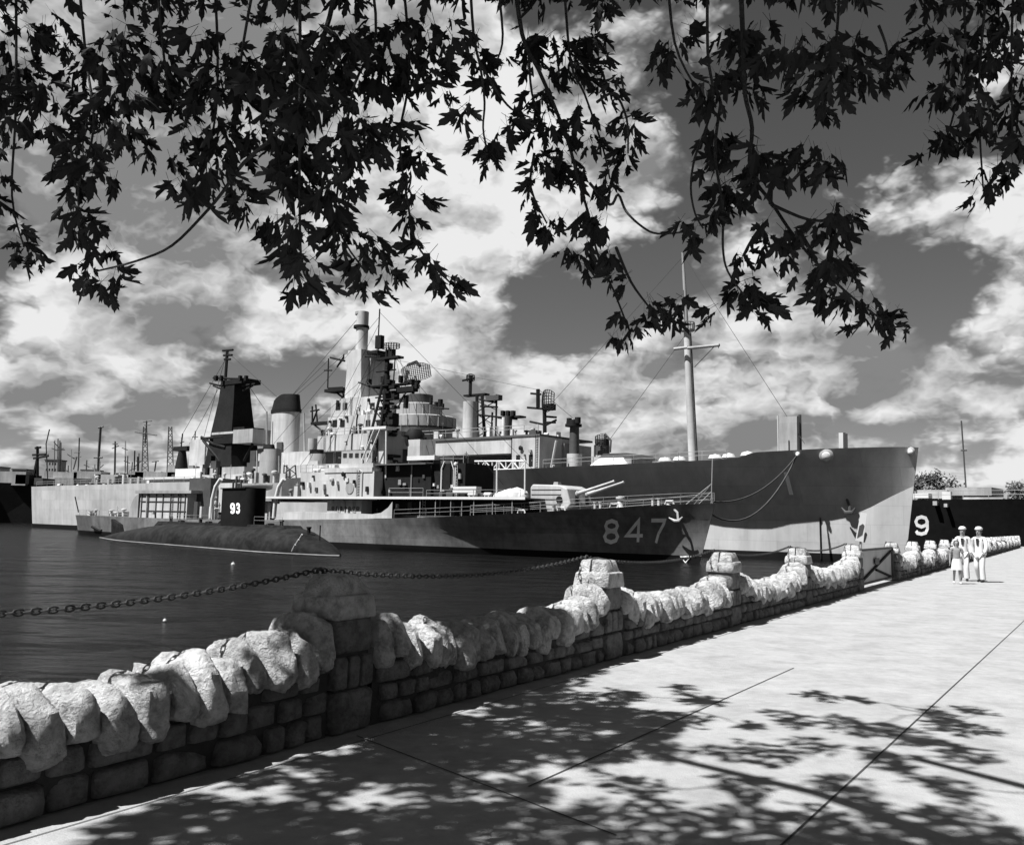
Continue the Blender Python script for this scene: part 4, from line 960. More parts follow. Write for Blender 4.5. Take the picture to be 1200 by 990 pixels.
# after superstructure, white house, director, cranes
N.bx('after_house', 205, 549, 236, 571, -6.0, 4.6, M_white); N.bx('after_house', 176, 560, 240, 571, -7.2, 6, M_pale)
N.bx('deck_slab', 168, 558.5, 236, 561, -7.6, 5.5, M_white)
di = N.cy('director', 212.5, 527, 549, 7.5, -1, M_dark, top=4.0); N.bx('director_arm', 203, 523, 219, 528, -1.8, 0, M_dark, di); N.tb('director_pole', [[(212, 526), (214, 508)]], -1, .8, M_dark, di)
N.bx('pale_screen', 222, 515, 240, 545, -1.5, -1.2, M_pale)
for i, p in enumerate((128, 136, 145, 154, 163)): N.cy('mushroom_ventilator', p, 561 - (i % 3) * 2.5, 568, 2.2, -3 - i % 2, random.choice([M_white, M_mid, M_pale]), seg=10)
xs = [-196, -190, -170, -150, -128]; railing(N, r, [(x, -(N.half(-x, dz(x)) - .15), dz(x)) for x in xs], 1.1, 3.2, .05)
clutter(N, r, -194, -140, -6, 2, 9.75, 34, hmax=2.8)
clutter(N, r, -132, -92, -9.2, -6.8, 10.2, 34, hmax=3.0)
clutter(N, r, N.at(364, 560, -8).x, N.at(500, 560, -8).x, -8.5, -7.0, N.at(430, 565, -8).z, 14, hmax=2.4)
N.tb('rigging', [[(385, 422), (336, 470)], [(404, 415), (345, 465)], [(424, 368), (340, 466)], [(551, 440), (432, 415)], [(632, 457), (551, 441)], [(632, 457), (674, 492)], [(266, 418), (213, 510)], [(264, 440), (222, 520)], [(288, 447), (312, 482)], [(801, 300), (640, 480)], [(801, 300), (943, 520)], [(266, 412), (230, 545)], [(266, 412), (330, 470)], [(805, 390), (700, 535)]], 0, .3, M_mid, None, 4)

# ================================================================== ship 9 beyond, far right
n9o = N.o + N.Y * 26.0
b9 = n9o + N.X * 44; b9.z = WZ
W9 = Ship(b9, b9 - N.X * 150, 'moored_warship', 'black hulled warship with the figure 9, half hidden behind the bow of the tall cruiser', 'warship')
T9 = [0, 2, 5, 9, 14, 20, 30, 45, 70, 110, 140, 150]
hull(W9, T9, [(0, .1), (5, 3.0), (14, 6), (30, 8), (110, 8), (150, 5)], [(0, .05), (5, .7), (14, 2.6), (30, 5), (60, 7.4), (110, 7.4), (150, 4)], [(0, 8.6), (20, 8.2), (45, 7.9), (150, 7.0)], [(0, 4), (150, 3)], [(0, .3), (60, .5)], 2.5, [M_sail, M_boot, M_deck], .8)
glyph('9', .2, lambda u, v, lf: on_hull(W9, 1072 + 16 * u, 625.5 - 20 * v, .03 + lf), 'hull_number', M_numd, W9.hull)
d9 = lambda x: lerp(W9.zd, -x)
W9.bx('deck_house', 1075, 574, 1110, 584, -4.0, 4, M_pale); W9.bx('deck_house', 1108, 571, 1162, 580.5, -3.0, 4, M_haze)
W9.bx('canvas_cover', 1104, 576, 1114, 588, -7.2, -6.4, M_white); W9.bx('canvas_cover', 1070, 578, 1088, 583.5, -6.8, -5, M_white)
W9.tb('jackstaff', [[(1132, 572), (1129, 528), (1126.5, 493)]], -1.0, 1.0, M_mid); W9.tb('yard', [[(1126, 527.5), (1133, 527.5)]], -1, 1.0, M_mid)
W9.bx('searchlight', 1093, 587, 1098, 592, -8.6, -7.4, M_pale); W9.bx('mooring_chock', 1106, 590, 1110, 594, -8.6, -7.4, M_pale)
railing(W9, W9.root, [(x, -(W9.half(-x, d9(x)) - .1), d9(x)) for x in (-6, -14, -24, -36, -48)], 1.1, 3, .04)

# ================================================================== mooring lines between the ships
def rope(name, a, b, sag, rad, label, m=M_rope, k=18, group='mooring lines under the tall bow'):
    a, b = Vector(a), Vector(b); mb = MB()
    mb.tube([a.lerp(b, i / k) - Vector((0, 0, sag * 4 * (i / k) * (1 - i / k))) for i in range(k + 1)], rad, 6)
    return tag(mb.build(name, m, smooth=60), label, 'rope', group)
def wpt(ship, q): return ship.o + ship.X * q[0] + ship.Y * q[1] + Vector((0, 0, q[2]))
ra = wpt(N, on_hull(N, 934, 533, .15)); rb = wpt(D, (1.6, -.2, 6.4)); rb2 = wpt(D, (0.2, -1.0, 6.2))
rope('mooring_rope', ra, rb, 1.6, .075, 'upper dark mooring rope from the destroyer bow up to the cruiser chock')
rope('mooring_rope', ra, rb2, 4.2, .085, 'lower slack mooring rope drooping between destroyer bow and cruiser chock')

# ================================================================== far ships and shore at the left
def far_ship(name, label, px0, px1, py_deck, Y, mt, houses, masts, lw=1.0, py_water=None):
    c0 = atY(px0, py_deck, Y); c1 = atY(px1, py_deck, Y); bow = Vector((c1.x, Y, WZ)); st = Vector((c0.x, Y, WZ))
    s = Ship(bow, st, name, label, 'warship', 'warships laid up across the harbour')
    h = c1.z - WZ; Lx = s.L
    mb = MB()
    prof = [(-Lx, .2), (-Lx + 4, 0), (-8, 0), (0, .0)]
    for sg in (0,):
        top = [(-Lx, -4), (-Lx + 6, -7), (-Lx * .5, -8), (-14, -6), (3, 0), (-14, 6), (-Lx * .5, 8), (-Lx + 6, 7), (-Lx, 4)]
        bot = [(x * .985 - .02 * Lx * (x > -20), y * .85) for x, y in top]
        n = len(top); mb.v += [(x, y, -1) for x, y in bot] + [(x, y, h) for x, y in top]
        mb.f.append(tuple(range(n, 2 * n))); mb.m.append(0)
        for i in range(n): mb.f.append((i, (i + 1) % n, n + (i + 1) % n, n + i)); mb.m.append(0)
    mb.build('hull', mt, s.root)
    for (x0, yt, x1, yb, mm) in houses: s.bx('deckhouse', x0, yt, x1, yb, -4, 4, mm)
    for (pls, rp, mm, bars) in masts:
        o = s.tb('mast', pls, 0, rp, mm, None, 5)
        if bars: s.tb('yard', bars, 0, rp * .8, mm, o, 5)
    return s
def lattice_px(s, x, yt, yb, hw, mm):
    mb = MB(); n = 9
    L = [s.at(x - hw + hw * .55 * i / n, yb + (yt - yb) * i / n, 0) for i in range(n + 1)]; Rr = [s.at(x + hw - hw * .55 * i / n, yb + (yt - yb) * i / n, 0) for i in range(n + 1)]
    k = .7 * s.ppm(L[0]); mb.tube(L, k, 4); mb.tube(Rr, k, 4)
    for i in range(n): mb.tube([L[i], Rr[i + 1]], k * .6, 4); mb.tube([Rr[i], L[i + 1]], k * .6, 4)
    return mb.build('lattice_mast', mm, s.root)
s = far_ship('laid_up_warship', 'dark laid up ship at the far left edge with a stubby dark mast', -60, 52, 567, 300, M_dark,
    [(-40, 552, 30, 568, M_haze), (18, 556, 34, 567, M_dark), (40, 560, 50, 568, M_mid)],
    [([[(44, 567), (44, 523)], [(44, 536), (38, 566)]], 1.7, M_dark, [[(38, 533), (54, 532)], [(39, 537), (57, 534)], [(41, 525), (48, 524)]]), ([[(56, 565), (54, 520), (58, 503)]], .7, M_mid, [[(50, 533), (57, 532)]])])
s = far_ship('laid_up_warship', 'pale laid up ship across the harbour with a very tall thin mast', 56, 140, 562, 345, M_haze,
    [(62, 553, 90, 564, M_haze), (86, 552, 118, 566, M_haze), (112, 556, 138, 566, M_pale)],
    [([[(90, 565), (92, 545), (93, 513)], [(90, 535), (86, 550)]], .8, M_mid, [[(87, 530), (94, 530)], [(86, 536), (95, 535)]]),
     ([[(114, 565), (116, 530), (118, 500)]], 1.5, M_mid, [[(115, 501), (121, 500)], [(110, 536), (120, 536)]]), ([[(134, 566), (135, 517)]], .9, M_mid, [[(132, 520), (138, 520)]]),
     ([[(96, 555), (120, 554)], [(100, 552), (112, 560)]], .8, M_mid, None)])
s2 = far_ship('laid_up_warship', 'laid up ship with two lattice masts behind the white stern of the cruiser', 126, 246, 562, 390, M_haze,
    [(132, 556, 165, 566, M_pale), (150, 552, 176, 566, M_haze), (176, 553, 210, 566, M_haze), (158, 553, 168, 560, M_dark), (196, 545, 226, 566, M_pale)],
    [([[(157, 560), (158, 528)]], .8, M_dark, None), ([[(170, 520), (172, 493)]], .9, M_mid, [[(168, 494), (178, 493)], [(169, 498), (176, 498)], [(158, 506), (184, 510)]]), ([[(180, 560), (183, 540)]], .9, M_mid, [[(178, 541), (186, 540)]]),
     ([[(226, 560), (229, 505)]], .7, M_mid, [[(225, 512), (232, 512)]])])
rmast = random.Random(31)
for i in range(16):
    px = rmast.uniform(62, 244); yt = rmast.uniform(512, 546); o = s2.tb('mast', [[(px - rmast.uniform(0, 2), 566), (px, yt)]], rmast.uniform(-3, 3), rmast.uniform(.4, .9), rmast.choice([M_mid, M_haze, M_dark]), None, 4)
    s2.tb('yard', [[(px - rmast.uniform(2, 5), yt + rmast.uniform(3, 12)), (px + rmast.uniform(2, 5), yt + rmast.uniform(3, 12))]], 0, .6, M_mid, o, 4)
for i in range(18):
    px = rmast.uniform(60, 240); w__ = rmast.uniform(3, 9); s2.bx('deck_gear', px, rmast.uniform(552, 561), px + w__, 567, -3, 3, rmast.choice([M_mid, M_pale, M_haze, M_white]))
lattice_px(s2, 170, 500, 558, 4, M_mid); lattice_px(s2, 199.5, 500, 560, 4, M_mid)
rngb = random.Random(4)
for (x0, yt, x1, Y, mm) in ((58, 540, 73, 640, M_haze), (100, 552, 116, 600, M_brickb), (20, 551, 36, 620, M_haze), (140, 556, 156, 600, M_brickb), (-20, 548, 6, 620, M_brickb)):
    a = atY(x0, yt, Y); b_ = atY(x1, yt, Y)
    e = empty('shore_building', ((a.x + b_.x) / 2, Y, WZ), '', 'building', 'buildings on the far shore')
    e['label'] = {58: 'tallest pale block on the far shore behind the laid up ships', 100: 'low building on the far shore below the thin tall mast', 20: 'pale building on the far shore above the dark ship', 140: 'small far shore building beside the lattice mast', -20: 'broad building on the far shore beyond the left edge'}[x0]
    hw = (b_.x - a.x) / 2; h = a.z - WZ
    wl = MB().box(-hw, hw, -6, 6, 0, h).build('wall', mm, e); MB().box(-hw - .4, hw + .4, -6.4, 6.4, h, h + .8).build('roof', M_mid, e)
    for i in range(4):
        for j in range(2): MB().box(-hw * .8 + i * hw * .45, -hw * .8 + i * hw * .45 + hw * .2, -6.06, -5.9, h - 3 - j * 4, h - 1.4 - j * 4).build('window', M_glass, e)

# ================================================================== two stone walls with humped coping
def blob_stone(mb, M, a, b, c, n1, n2, seed, rough=.12, pw=3.2, top_round=False, taper=0.0, ph_=None, facets=0, fd=(.74, 1.0)):
    """a weathered block: superellipsoid with half sizes a,b,c pushed about by noise"""
    prs = random.Random(int(seed * 1000)); planes = []
    if facets:
        for _ in range(facets):
            nv = Vector((prs.gauss(0, 1), prs.gauss(0, 1), abs(prs.gauss(.1, .8)))).normalized(); planes.append((nv, prs.uniform(*fd)))
    base = len(mb.v); sg = lambda v, p: math.copysign(abs(v) ** p, v)
    for i in range(n2 + 1):
        ph = -math.pi / 2 + math.pi * i / n2
        for j in range(n1):
            th = 2 * math.pi * j / n1; e = 2 / pw; eh = 2 / (ph_ or pw)
            q = Vector((sg(math.cos(ph), e) * sg(math.cos(th), eh) * a, sg(math.cos(ph), e) * sg(math.sin(th), eh) * b, sg(math.sin(ph), e) * c))
            if top_round and q.z > 0: q.x *= math.sqrt(max(.0, 1 - .55 * (q.z / c) ** 2)); q.y *= math.sqrt(max(.0, 1 - .55 * (q.z / c) ** 2.5))
            if planes:
                u = Vector((q.x / a, q.y / b, q.z / c))
                for nv, dd in planes:
                    over_ = u.dot(nv) - dd
                    if over_ > 0: u -= nv * over_ * .92
                q = Vector((u.x * a, u.y * b, u.z * c))
            if taper: q.x *= 1 - taper * (q.z / c + 1) / 2; q.y *= 1 - taper * (q.z / c + 1) / 2
            nz = noise.noise(q * (1.6 / max(a, b, c)) + Vector((seed * 7.1, seed * 3.3, seed))) + .5 * noise.noise(q * (5.0 / max(a, b, c)) + Vector((seed, seed * 2, 9)))
            nz += .35 * noise.noise(q * (11.0 / max(a, b, c)) + Vector((seed * 4, 3, seed)))
            q *= 1 + rough * nz
            mb.v.append(tuple(M @ q))
    for i in range(n2):
        for j in range(n1):
            mb.f.append((base + i * n1 + j, base + i * n1 + (j + 1) % n1, base + (i + 1) * n1 + (j + 1) % n1, base + (i + 1) * n1 + j)); mb.m.append(mb.mi)
Rw = Matrix(((WD.x, WN.x, 0, 0), (WD.y, WN.y, 0, 0), (0, 0, 1, 0), (0, 0, 0, 1)))
def WM(s, d, z): p = wp(s, d, z); M = Rw.copy(); M.translation = p; return M
rs = random.Random(11)
TH = 0.46
def top_z(u): return 0.66 + 0.24 * (2 * abs(u - .5)) ** 2.6        # the dip between two pillars
def panel(par, s0, s1, q):
    """masonry body in courses, rounded coping stones on edge"""
    mb = MB(); L_ = s1 - s0
    zb = lambda s: top_z((s - s0) / L_) - .34
    # mortar core
    k = 16; n0 = len(mb.v)
    for i in range(k + 1):
        s = s0 + L_ * i / k; z = zb(s) + .05
        for d, zz_ in ((-TH / 2 + .045, -.3), (TH / 2 - .045, -.3), (TH / 2 - .045, z), (-TH / 2 + .045, z)): mb.v.append(tuple(wp(s, d, zz_)))
    mb.mi = 1
    for i in range(k):
        for j in range(4): mb.f.append((n0 + i * 4 + j, n0 + i * 4 + (j + 1) % 4, n0 + (i + 1) * 4 + (j + 1) % 4, n0 + (i + 1) * 4 + j)); mb.m.append(1)
    mb.mi = 0
    z = 0.0; row = 0
    nn = (14, 10) if q == 0 else ((10, 6) if q == 1 else (6, 4))
    while z < .62:
        h = rs.uniform(.12, .18) if row else rs.uniform(.15, .2); s = s0 + rs.uniform(-.0, .1)
        while s < s1 - .08:
            wd = rs.uniform(.18, .48); wd = min(wd, s1 - s)
            mid = s + wd / 2
            if z + h * .75 < zb(mid) + .04 and wd > .12:
                hh = min(h, max(.1, zb(mid) + .04 - z))
                blob_stone(mb, WM(mid, rs.uniform(-.012, .012) , z + hh / 2 ), wd / 2 - .012, TH / 2 + rs.uniform(-.004, .03), hh / 2 - .006, *nn, rs.random() * 50, .07, 7.5, False, 0.0, None, 5, (1.0, 1.35))
            s += wd
        z += h; row += 1
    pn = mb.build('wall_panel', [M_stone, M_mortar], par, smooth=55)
    mb = MB(); s = s0 + .02
    nn = (34, 24) if q == 0 else ((18, 14) if q == 1 else (9, 7))
    while s < s1 - .1:
        wd = rs.uniform(.15, .29)
        if s + wd > s1 - .06: wd = s1 - s
        mid = s + wd / 2; tz = top_z((mid - s0) / L_) + rs.uniform(-.045, .06); hh = rs.uniform(.34, .46)
        sl_ = (top_z((mid + .05 - s0) / L_) - top_z((mid - .05 - s0) / L_)) / .1
        M = WM(mid, rs.uniform(-.03, .03), tz - hh / 2) @ Matrix.Rotation(-math.atan(sl_) * .2 + rs.uniform(-.09, .09), 4, 'Y') @ Matrix.Rotation(rs.uniform(-.12, .12), 4, 'X')
        blob_stone(mb, M, wd / 2 + .018, TH / 2 + rs.uniform(.03, .10), hh / 2, *nn, rs.random() * 50, .12, 4.6, True, 0.0, 3.2, 10, (.78, 1.05))
        s += wd
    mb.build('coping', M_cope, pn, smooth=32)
def pillar(par, s, q):
    mb = MB(); W2 = .235
    nn = (20, 14) if q == 0 else ((14, 10) if q == 1 else (8, 6))
    mb.mi = 1; n0 = len(mb.v)
    mb.box(-W2 + .04, W2 - .04, -W2 + .04, W2 - .04, -.3, .86, M=WM(s, 0, 0)); mb.mi = 0
    # base block
    blob_stone(mb, WM(s, 0, .16), W2, W2 + .01, .16, *nn, rs.random() * 50, .05, 9)
    for d in (-1, 1):
        cuts = sorted([-W2, -W2 + rs.uniform(.13, .20), W2 - rs.uniform(.13, .20), W2])
        for a, b_ in zip(cuts, cuts[1:]): blob_stone(mb, WM(s + (a + b_) / 2, d * W2 * .5, .455), (b_ - a) / 2 - .01, W2 * .5 , .125, *nn, rs.random() * 50, .05, 8)
    blob_stone(mb, WM(s, 0, .735), W2 - .01, W2 - .01, .145, *nn, rs.random() * 50, .05, 8)
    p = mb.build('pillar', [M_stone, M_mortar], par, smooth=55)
    mb = MB()
    blob_stone(mb, WM(s - .005, 0, .955), W2 + .015, W2 + .015, .095, *nn, rs.random() * 50, .06, 11, False, .06, None, 4, (1.1, 1.45))
    blob_stone(mb, WM(s, 0, 1.105), W2 - .02, W2 - .02, .09, *nn, rs.random() * 50, .07, 10, False, .24, None, 4, (1.1, 1.45))
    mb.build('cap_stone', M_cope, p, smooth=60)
    # iron straps and ring eye
    mb = MB()
    for d in ((-.02,) if s > 1 else ()):
        loop = [(-W2 - .02, .9), (-W2 + .02, 1.04), (-W2 + .06, 1.19), (0, 1.215), (W2 - .06, 1.19), (W2 - .02, 1.04), (W2 + .02, .9)]
        mb.tube([wp(s + a, d, z) for a, z in loop], .009, 5); mb.tube([wp(s, a + d, z) for a, z in loop], .009, 5)
    rg = [wp(s + .035 * math.cos(a), -.17, 1.2 + .035 * math.sin(a)) for a in np.linspace(0, 2 * math.pi, 13)[:-1]]; mb.tube(rg, .014, 5, closed=True)
    mb.build('iron_strap', M_iron, p)
def wall(name, label, ks):
    e = empty(name, wp(ks[0] * SP, 0, 0), label, 'wall', 'walls along the promenade'); 
    inv = Matrix.Translation(-e.location)
    for i, k in enumerate(ks):
        q = 0 if k < 2 else (1 if k < 6 else 2)
        pillar(e, k * SP, q)
        if i + 1 < len(ks): panel(e, k * SP + .265, ks[i + 1] * SP - .265, 0 if k < 1 else (1 if k < 5 else 2))
    for c in e.children: c.location = -e.location
    return e
wall('stone_wall', 'pale rubble wall with humped coping stones in the foreground, running from shade up to the gate', [-1, 0, 1, 2, 3.03, 4.22])
wall('stone_wall', 'farther stretch of stone wall with humped coping, beyond the gate beside the walking sailors', [5.5] + [6.45 + k * 1.02 for k in range(0, 16)])
# chains hung from pillar to pillar
def chain(s0, s1, sag, label):
    a, b_ = wp(s0, -.2, 1.22), wp(s1, -.2, 1.22); L_ = (b_ - a).length; pitch = .054; n = int(L_ / pitch); mb = MB()
    far = (a + b_).length / 2 > 14
    P = lambda f: a.lerp(b_, f) - Vector((0, 0, sag * 4 * f * (1 - f)))
    for i in range(n):
        c = P((i + .5) / n); t_ = (P((i + 1) / n) - P(i / n)).normalized(); up = Vector((0, 0, 1)); sd = t_.cross(up).normalized(); up = sd.cross(t_)
        if i % 2: sd, up = up, sd
        pts = []
        for j in range(8): an = 2 * math.pi * j / 8; pts.append(c + t_ * (.037 * math.cos(an)) + sd * (.019 * math.sin(an)))
        mb.tube(pts, .0066 if not far else .006, 4 if far else 5, closed=True)
    return tag(mb.build('chain', M_iron, smooth=60), label, 'chain', 'chains hung between the wall pillars')
chain(-SP, 0, .16, 'black iron chain hanging left of the shaded nearest pillar, over the water')
chain(0, SP, .13, 'iron chain sagging between the dark nearest pillar and the second pale pillar')
chain(SP, 2 * SP, .13, 'iron chain between second and third wall pillars, before the destroyer bow')
chain(2 * SP, 3.03 * SP, .13, 'iron chain right after the third wall pillar, below the cruiser hull')
chain(3.03 * SP, 4.22 * SP, .13, 'iron chain leading up to the pillar at the gate')
# gate between the two walls: plain panel with diagonal brace
g = empty('gate', wp(4.86 * SP, 0, 0), 'pale panelled gate with dark diagonal brace between two wall pillars', 'gate')
gl = (5.5 - 4.22) * SP - .62
def gm(s, d, z): M = Rw.copy(); M.translation = WD * s + WN * d + Vector((0, 0, z)); return M
MB().box(-gl / 2, gl / 2, -.03, .03, .08, 1.02, M=gm(0, 0, 0)).build('gate_panel', M_pale, g)
mb = MB(); P = lambda s, z: WD * s + WN * .06 + Vector((0, 0, z))
mb.tube([P(-gl / 2, .1), P(-gl / 2, 1.06)], .035, 6); mb.tube([P(gl / 2, .1), P(gl / 2, 1.06)], .035, 6); mb.tube([P(-gl / 2, 1.05), P(gl / 2, 1.05)], .035, 6); mb.tube([P(-gl / 2, .12), P(gl / 2, .12)], .03, 6)
mb.build('gate_frame', M_mid, g)
mb = MB(); mb.tube([P(-gl / 2, .12), P(gl / 2 - .2, .95)], .04, 6); mb.tube([P(-.1, .45), P(gl / 2, .12)], .04, 6); mb.build('diagonal_brace', M_dark, g)
MB().box(-.35, .3, .07, .09, .6, .78, M=gm(0, 0, 0)).build('lock_plate', M_mid, g)
# small white notice on a post behind the gate
sp = wp(4.72 * SP, -.25, 0); e = empty('notice_board', sp, 'small tilted white notice board with a dark patch above the gate', 'sign')
MB().tube([(0, 0, -.2), (0, 0, 1.35)], .035, 8).build('post', M_pale, e)
Mx = Matrix.Translation((0.02, -.04, 1.68)) @ Matrix.Rotation(R(10), 4, 'Y') @ Matrix.Rotation(R(-8), 4, 'Z')
bd = MB().box(-.11, .11, -.015, .015, -.42, .42, .03, 0, M=Mx).build('board', M_white, e)
mb = MB(); mb.prism([(-.08, -.34), (.05, -.22), (.07, .05), (.02, .10), (-.07, .02)], 'y', -.022, -.016)
mb.v = [tuple(Mx @ Vector(v)) for v in mb.v]; mb.build('printed_patch', M_mid, bd)

# ================================================================== people
def skin(name, V, E, m, parent, sub=2, root=0):
    me = bpy.data.meshes.new(name); me.from_pydata([v[:3] for v in V], E, []); o = bpy.data.objects.new(name, me); COL.objects.link(o)
    sk = o.modifiers.new('s', 'SKIN'); o.modifiers.new('ss', 'SUBSURF').levels = sub
    for i, v in enumerate(V):
        d = me.skin_vertices[0].data[i]; rr = v[3]; d.radius = (rr, v[4] if len(v) > 4 else rr); d.use_root = (i == root)
    dg = bpy.context.evaluated_depsgraph_get(); nm = bpy.data.meshes.new_from_object(o.evaluated_get(dg))
    bpy.data.objects.remove(o); nm.name = name; nm.materials.clear(); nm.materials.append(m)
    nm.polygons.foreach_set('use_smooth', [True] * len(nm.polygons))
    o = bpy.data.objects.new(name, nm); COL.objects.link(o); o.parent = parent; return o
def person(loc, rot, H, label, stride, arms, kind):
    """local frame: +Y is forward; H standing height"""
    e = empty('person', loc, label, 'person', None, rot); k = H / 1.75
    sc = lambda *v: tuple(a * k for a in v)
    st = stride
    hipL, hipR = (-.095, 0, .90), (.095, 0, .90)
    legL = [hipL, (-.10, .10 * st, .49), (-.105, .05 * st, .09), (-.11, .05 * st + .13, .035)]
    legR = [hipR, (.10, .02 * st, .49), (.105, -.26 * st, .11), (.11, -.26 * st + .12, .035)]
    aL, aR = arms
    V = [(0, 0, .93, .125, .10), (0, .0, 1.10, .125, .095), (0, -.005, 1.28, .15, .105), (0, -.01, 1.40, .11, .08), (0, .0, 1.49, .052, .055), (0, .02, 1.575, .082, .095), (0, .02, 1.66, .085, .098), (0, .015, 1.725, .05, .06)]
    E = [(0, 1), (1, 2), (2, 3), (3, 4), (4, 5), (5, 6), (6, 7)]
    for leg in (legL, legR):
        b0 = len(V); V += [(*leg[0], .085), (*leg[1], .058), (*leg[2], .038), (*leg[3], .034, .028)]; E += [(0, b0), (b0, b0 + 1), (b0 + 1, b0 + 2), (b0 + 2, b0 + 3)]
    for sg, arm in ((-1, aL), (1, aR)):
        b0 = len(V); V += [(sg * .175, -.01, 1.41, .055), (*arm[0], .042), (*arm[1], .028), (*arm[2], .032, .016)]; E += [(3, b0), (b0, b0 + 1), (b0 + 1, b0 + 2), (b0 + 2, b0 + 3)]
    body = skin('body', [sc(*v) for v in V], E, M_skin, e)
    # fingers, nose, ears joined into the body mesh
    mb = MB()
    for arm in (aL, aR):
        w_, h_ = Vector(arm[1]), Vector(arm[2]); d = (h_ - w_).normalized(); sd = Vector((0, 1, 0)); sd = (sd - d * sd.dot(d)).normalized(); nrm = d.cross(sd)
        for i, ln in enumerate((.068, .078, .074, .058)):
            p = h_ + sd * (.024 - .016 * i); mb.tube([(p) * k, (p + d * ln * .55 + nrm * .006) * k, (p + d * ln + nrm * .02) * k], [.009 * k, .008 * k, .006 * k], 6)
        p = w_.lerp(h_, .45) + sd * .026; mb.tube([p * k, (p + sd * .022 + d * .03) * k, (p + sd * .026 + d * .06) * k], [.011 * k, .010 * k, .007 * k], 6)
    mb.tube([Vector((0, .108, 1.635)) * k, Vector((0, .132, 1.605)) * k, Vector((0, .112, 1.598)) * k], [.008 * k, .014 * k, .012 * k], 6)
    for sg in (-1, 1): mb.lathe((sg * .086 * k, .01 * k, 1.615 * k), [(0, -.03 * k), (.016 * k, -.01 * k), (.018 * k, .015 * k), (0, .032 * k)], 8, .5, 1)
    o = mb.build('face_hands', M_skin, None, smooth=60)
    bm = bmesh.new(); bm.from_mesh(body.data); bm.from_mesh(o.data); bm.to_mesh(body.data); bm.free(); body.data.polygons.foreach_set('use_smooth', [True] * len(body.data.polygons)); bpy.data.objects.remove(o)
    mb = MB()
    for sg in (-1, 1): mb.lathe((sg * .032 * k, .103 * k, 1.632 * k), [(0, -.009 * k), (.012 * k, 0), (0, .009 * k)], 8)
    mb.box(-.026 * k, .026 * k, .108 * k, .114 * k, 1.560 * k, 1.566 * k); mb.build('eye', M_hair, body)
    up = .014
    if kind == 'sailor':
        V2 = [(0, 0, .84, .165, .125), (0, 0, 1.0, .158, .125), (0, 0, 1.12, .15, .12), (0, -.005, 1.28, .172, .128), (0, -.01, 1.41, .12, .095), (0, 0, 1.455, .07, .075)]; E2 = [(0, 1), (1, 2), (2, 3), (3, 4), (4, 5)]
        for sg, arm in ((-1, aL), (1, aR)):
            b0 = len(V2); V2 += [(sg * .18, -.01, 1.40, .07), (*arm[0], .062), (*Vector(arm[0]).lerp(Vector(arm[1]), .93), .052)]; E2 += [(4, b0), (b0, b0 + 1), (b0 + 1, b0 + 2)]
        skin('jumper', [sc(*v) for v in V2], E2, M_unif, e)
        V3 = [(0, 0, .92, .145, .115)]; E3 = []
        for leg in (legL, legR):
            b0 = len(V3); l2 = Vector(leg[2]); V3 += [(leg[0][0], leg[0][1], .86, .10), (*leg[1], .085), (l2.x, l2.y, l2.z + .01, .092), (l2.x, l2.y, l2.z - .02, .095)]; E3 += [(0, b0), (b0, b0 + 1), (b0 + 1, b0 + 2), (b0 + 2, b0 + 3)]
        skin('trousers', [sc(*v) for v in V3], E3, M_unif, e)
        mb = MB(); mb.prism([(-.17 * k, -.13 * k), (.17 * k, -.13 * k), (.15 * k, -.155 * k), (-.15 * k, -.155 * k)], 'z', 1.22 * k, 1.44 * k); mb.build('collar', M_greyc, e)
        mb = MB(); mb.prism([(-.03 * k, 1.18 * k), (.03 * k, 1.18 * k), (.05 * k, 1.40 * k), (-.05 * k, 1.40 * k)], 'y', .125 * k, .14 * k); mb.build('neckerchief', M_black, e)
        mb = MB(); mb.lathe((0, .012 * k, 1.675 * k), [(.092 * k, 0), (.118 * k, .012 * k), (.122 * k, .055 * k), (.104 * k, .058 * k), (.098 * k, .085 * k), (.05 * k, .112 * k), (0, .118 * k)], 20); mb.build('cap', M_unif, e, smooth=50)
        mb = MB(); mb.lathe((0, -.002 * k, 1.60 * k), [(.05 * k, -.06 * k), (.094 * k, 0), (.097 * k, .075 * k)], 16, 1, 1.02); hairv = [v for v in mb.v]
        mb.v = [(x, min(y, .045 * k), z) for x, y, z in mb.v]; mb.build('hair', M_hair, e, smooth=60)
        sm = M_black
    else:
        V2 = [(0, 0, .93, .145, .115), (0, 0, 1.12, .14, .11), (0, -.005, 1.28, .165, .12), (0, -.01, 1.41, .12, .09), (0, 0, 1.45, .07, .072)]; E2 = [(0, 1), (1, 2), (2, 3), (3, 4)]
        for sg, arm in ((-1, aL), (1, aR)):
            b0 = len(V2); V2 += [(sg * .18, -.01, 1.40, .068), (*Vector((sg * .175, -.01, 1.41)).lerp(Vector(arm[0]), .75), .062)]; E2 += [(3, b0), (b0, b0 + 1)]
        skin('blouse', [sc(*v) for v in V2], E2, M_greyc, e)
        mb = MB(); mb.lathe((0, 0, 0), [(.15 * k, 1.0 * k), (.19 * k, .85 * k), (.225 * k, .62 * k), (.235 * k, .56 * k), (.215 * k, .565 * k)], 20, 1, .85); mb.build('skirt', M_unif, e, smooth=60)
        mb = MB(); mb.lathe((0, -.01 * k, 1.60 * k), [(.06 * k, -.14 * k), (.105 * k, -.06 * k), (.108 * k, .06 * k), (.085 * k, .12 * k), (0, .148 * k)], 18, 1, 1.05)
        mb.v = [(x, min(y, .05 * k + max(0, (z - 1.66 * k)) * .8), z) for x, y, z in mb.v]; mb.build('hair', M_hair, e, smooth=60)
        sm = M_unif
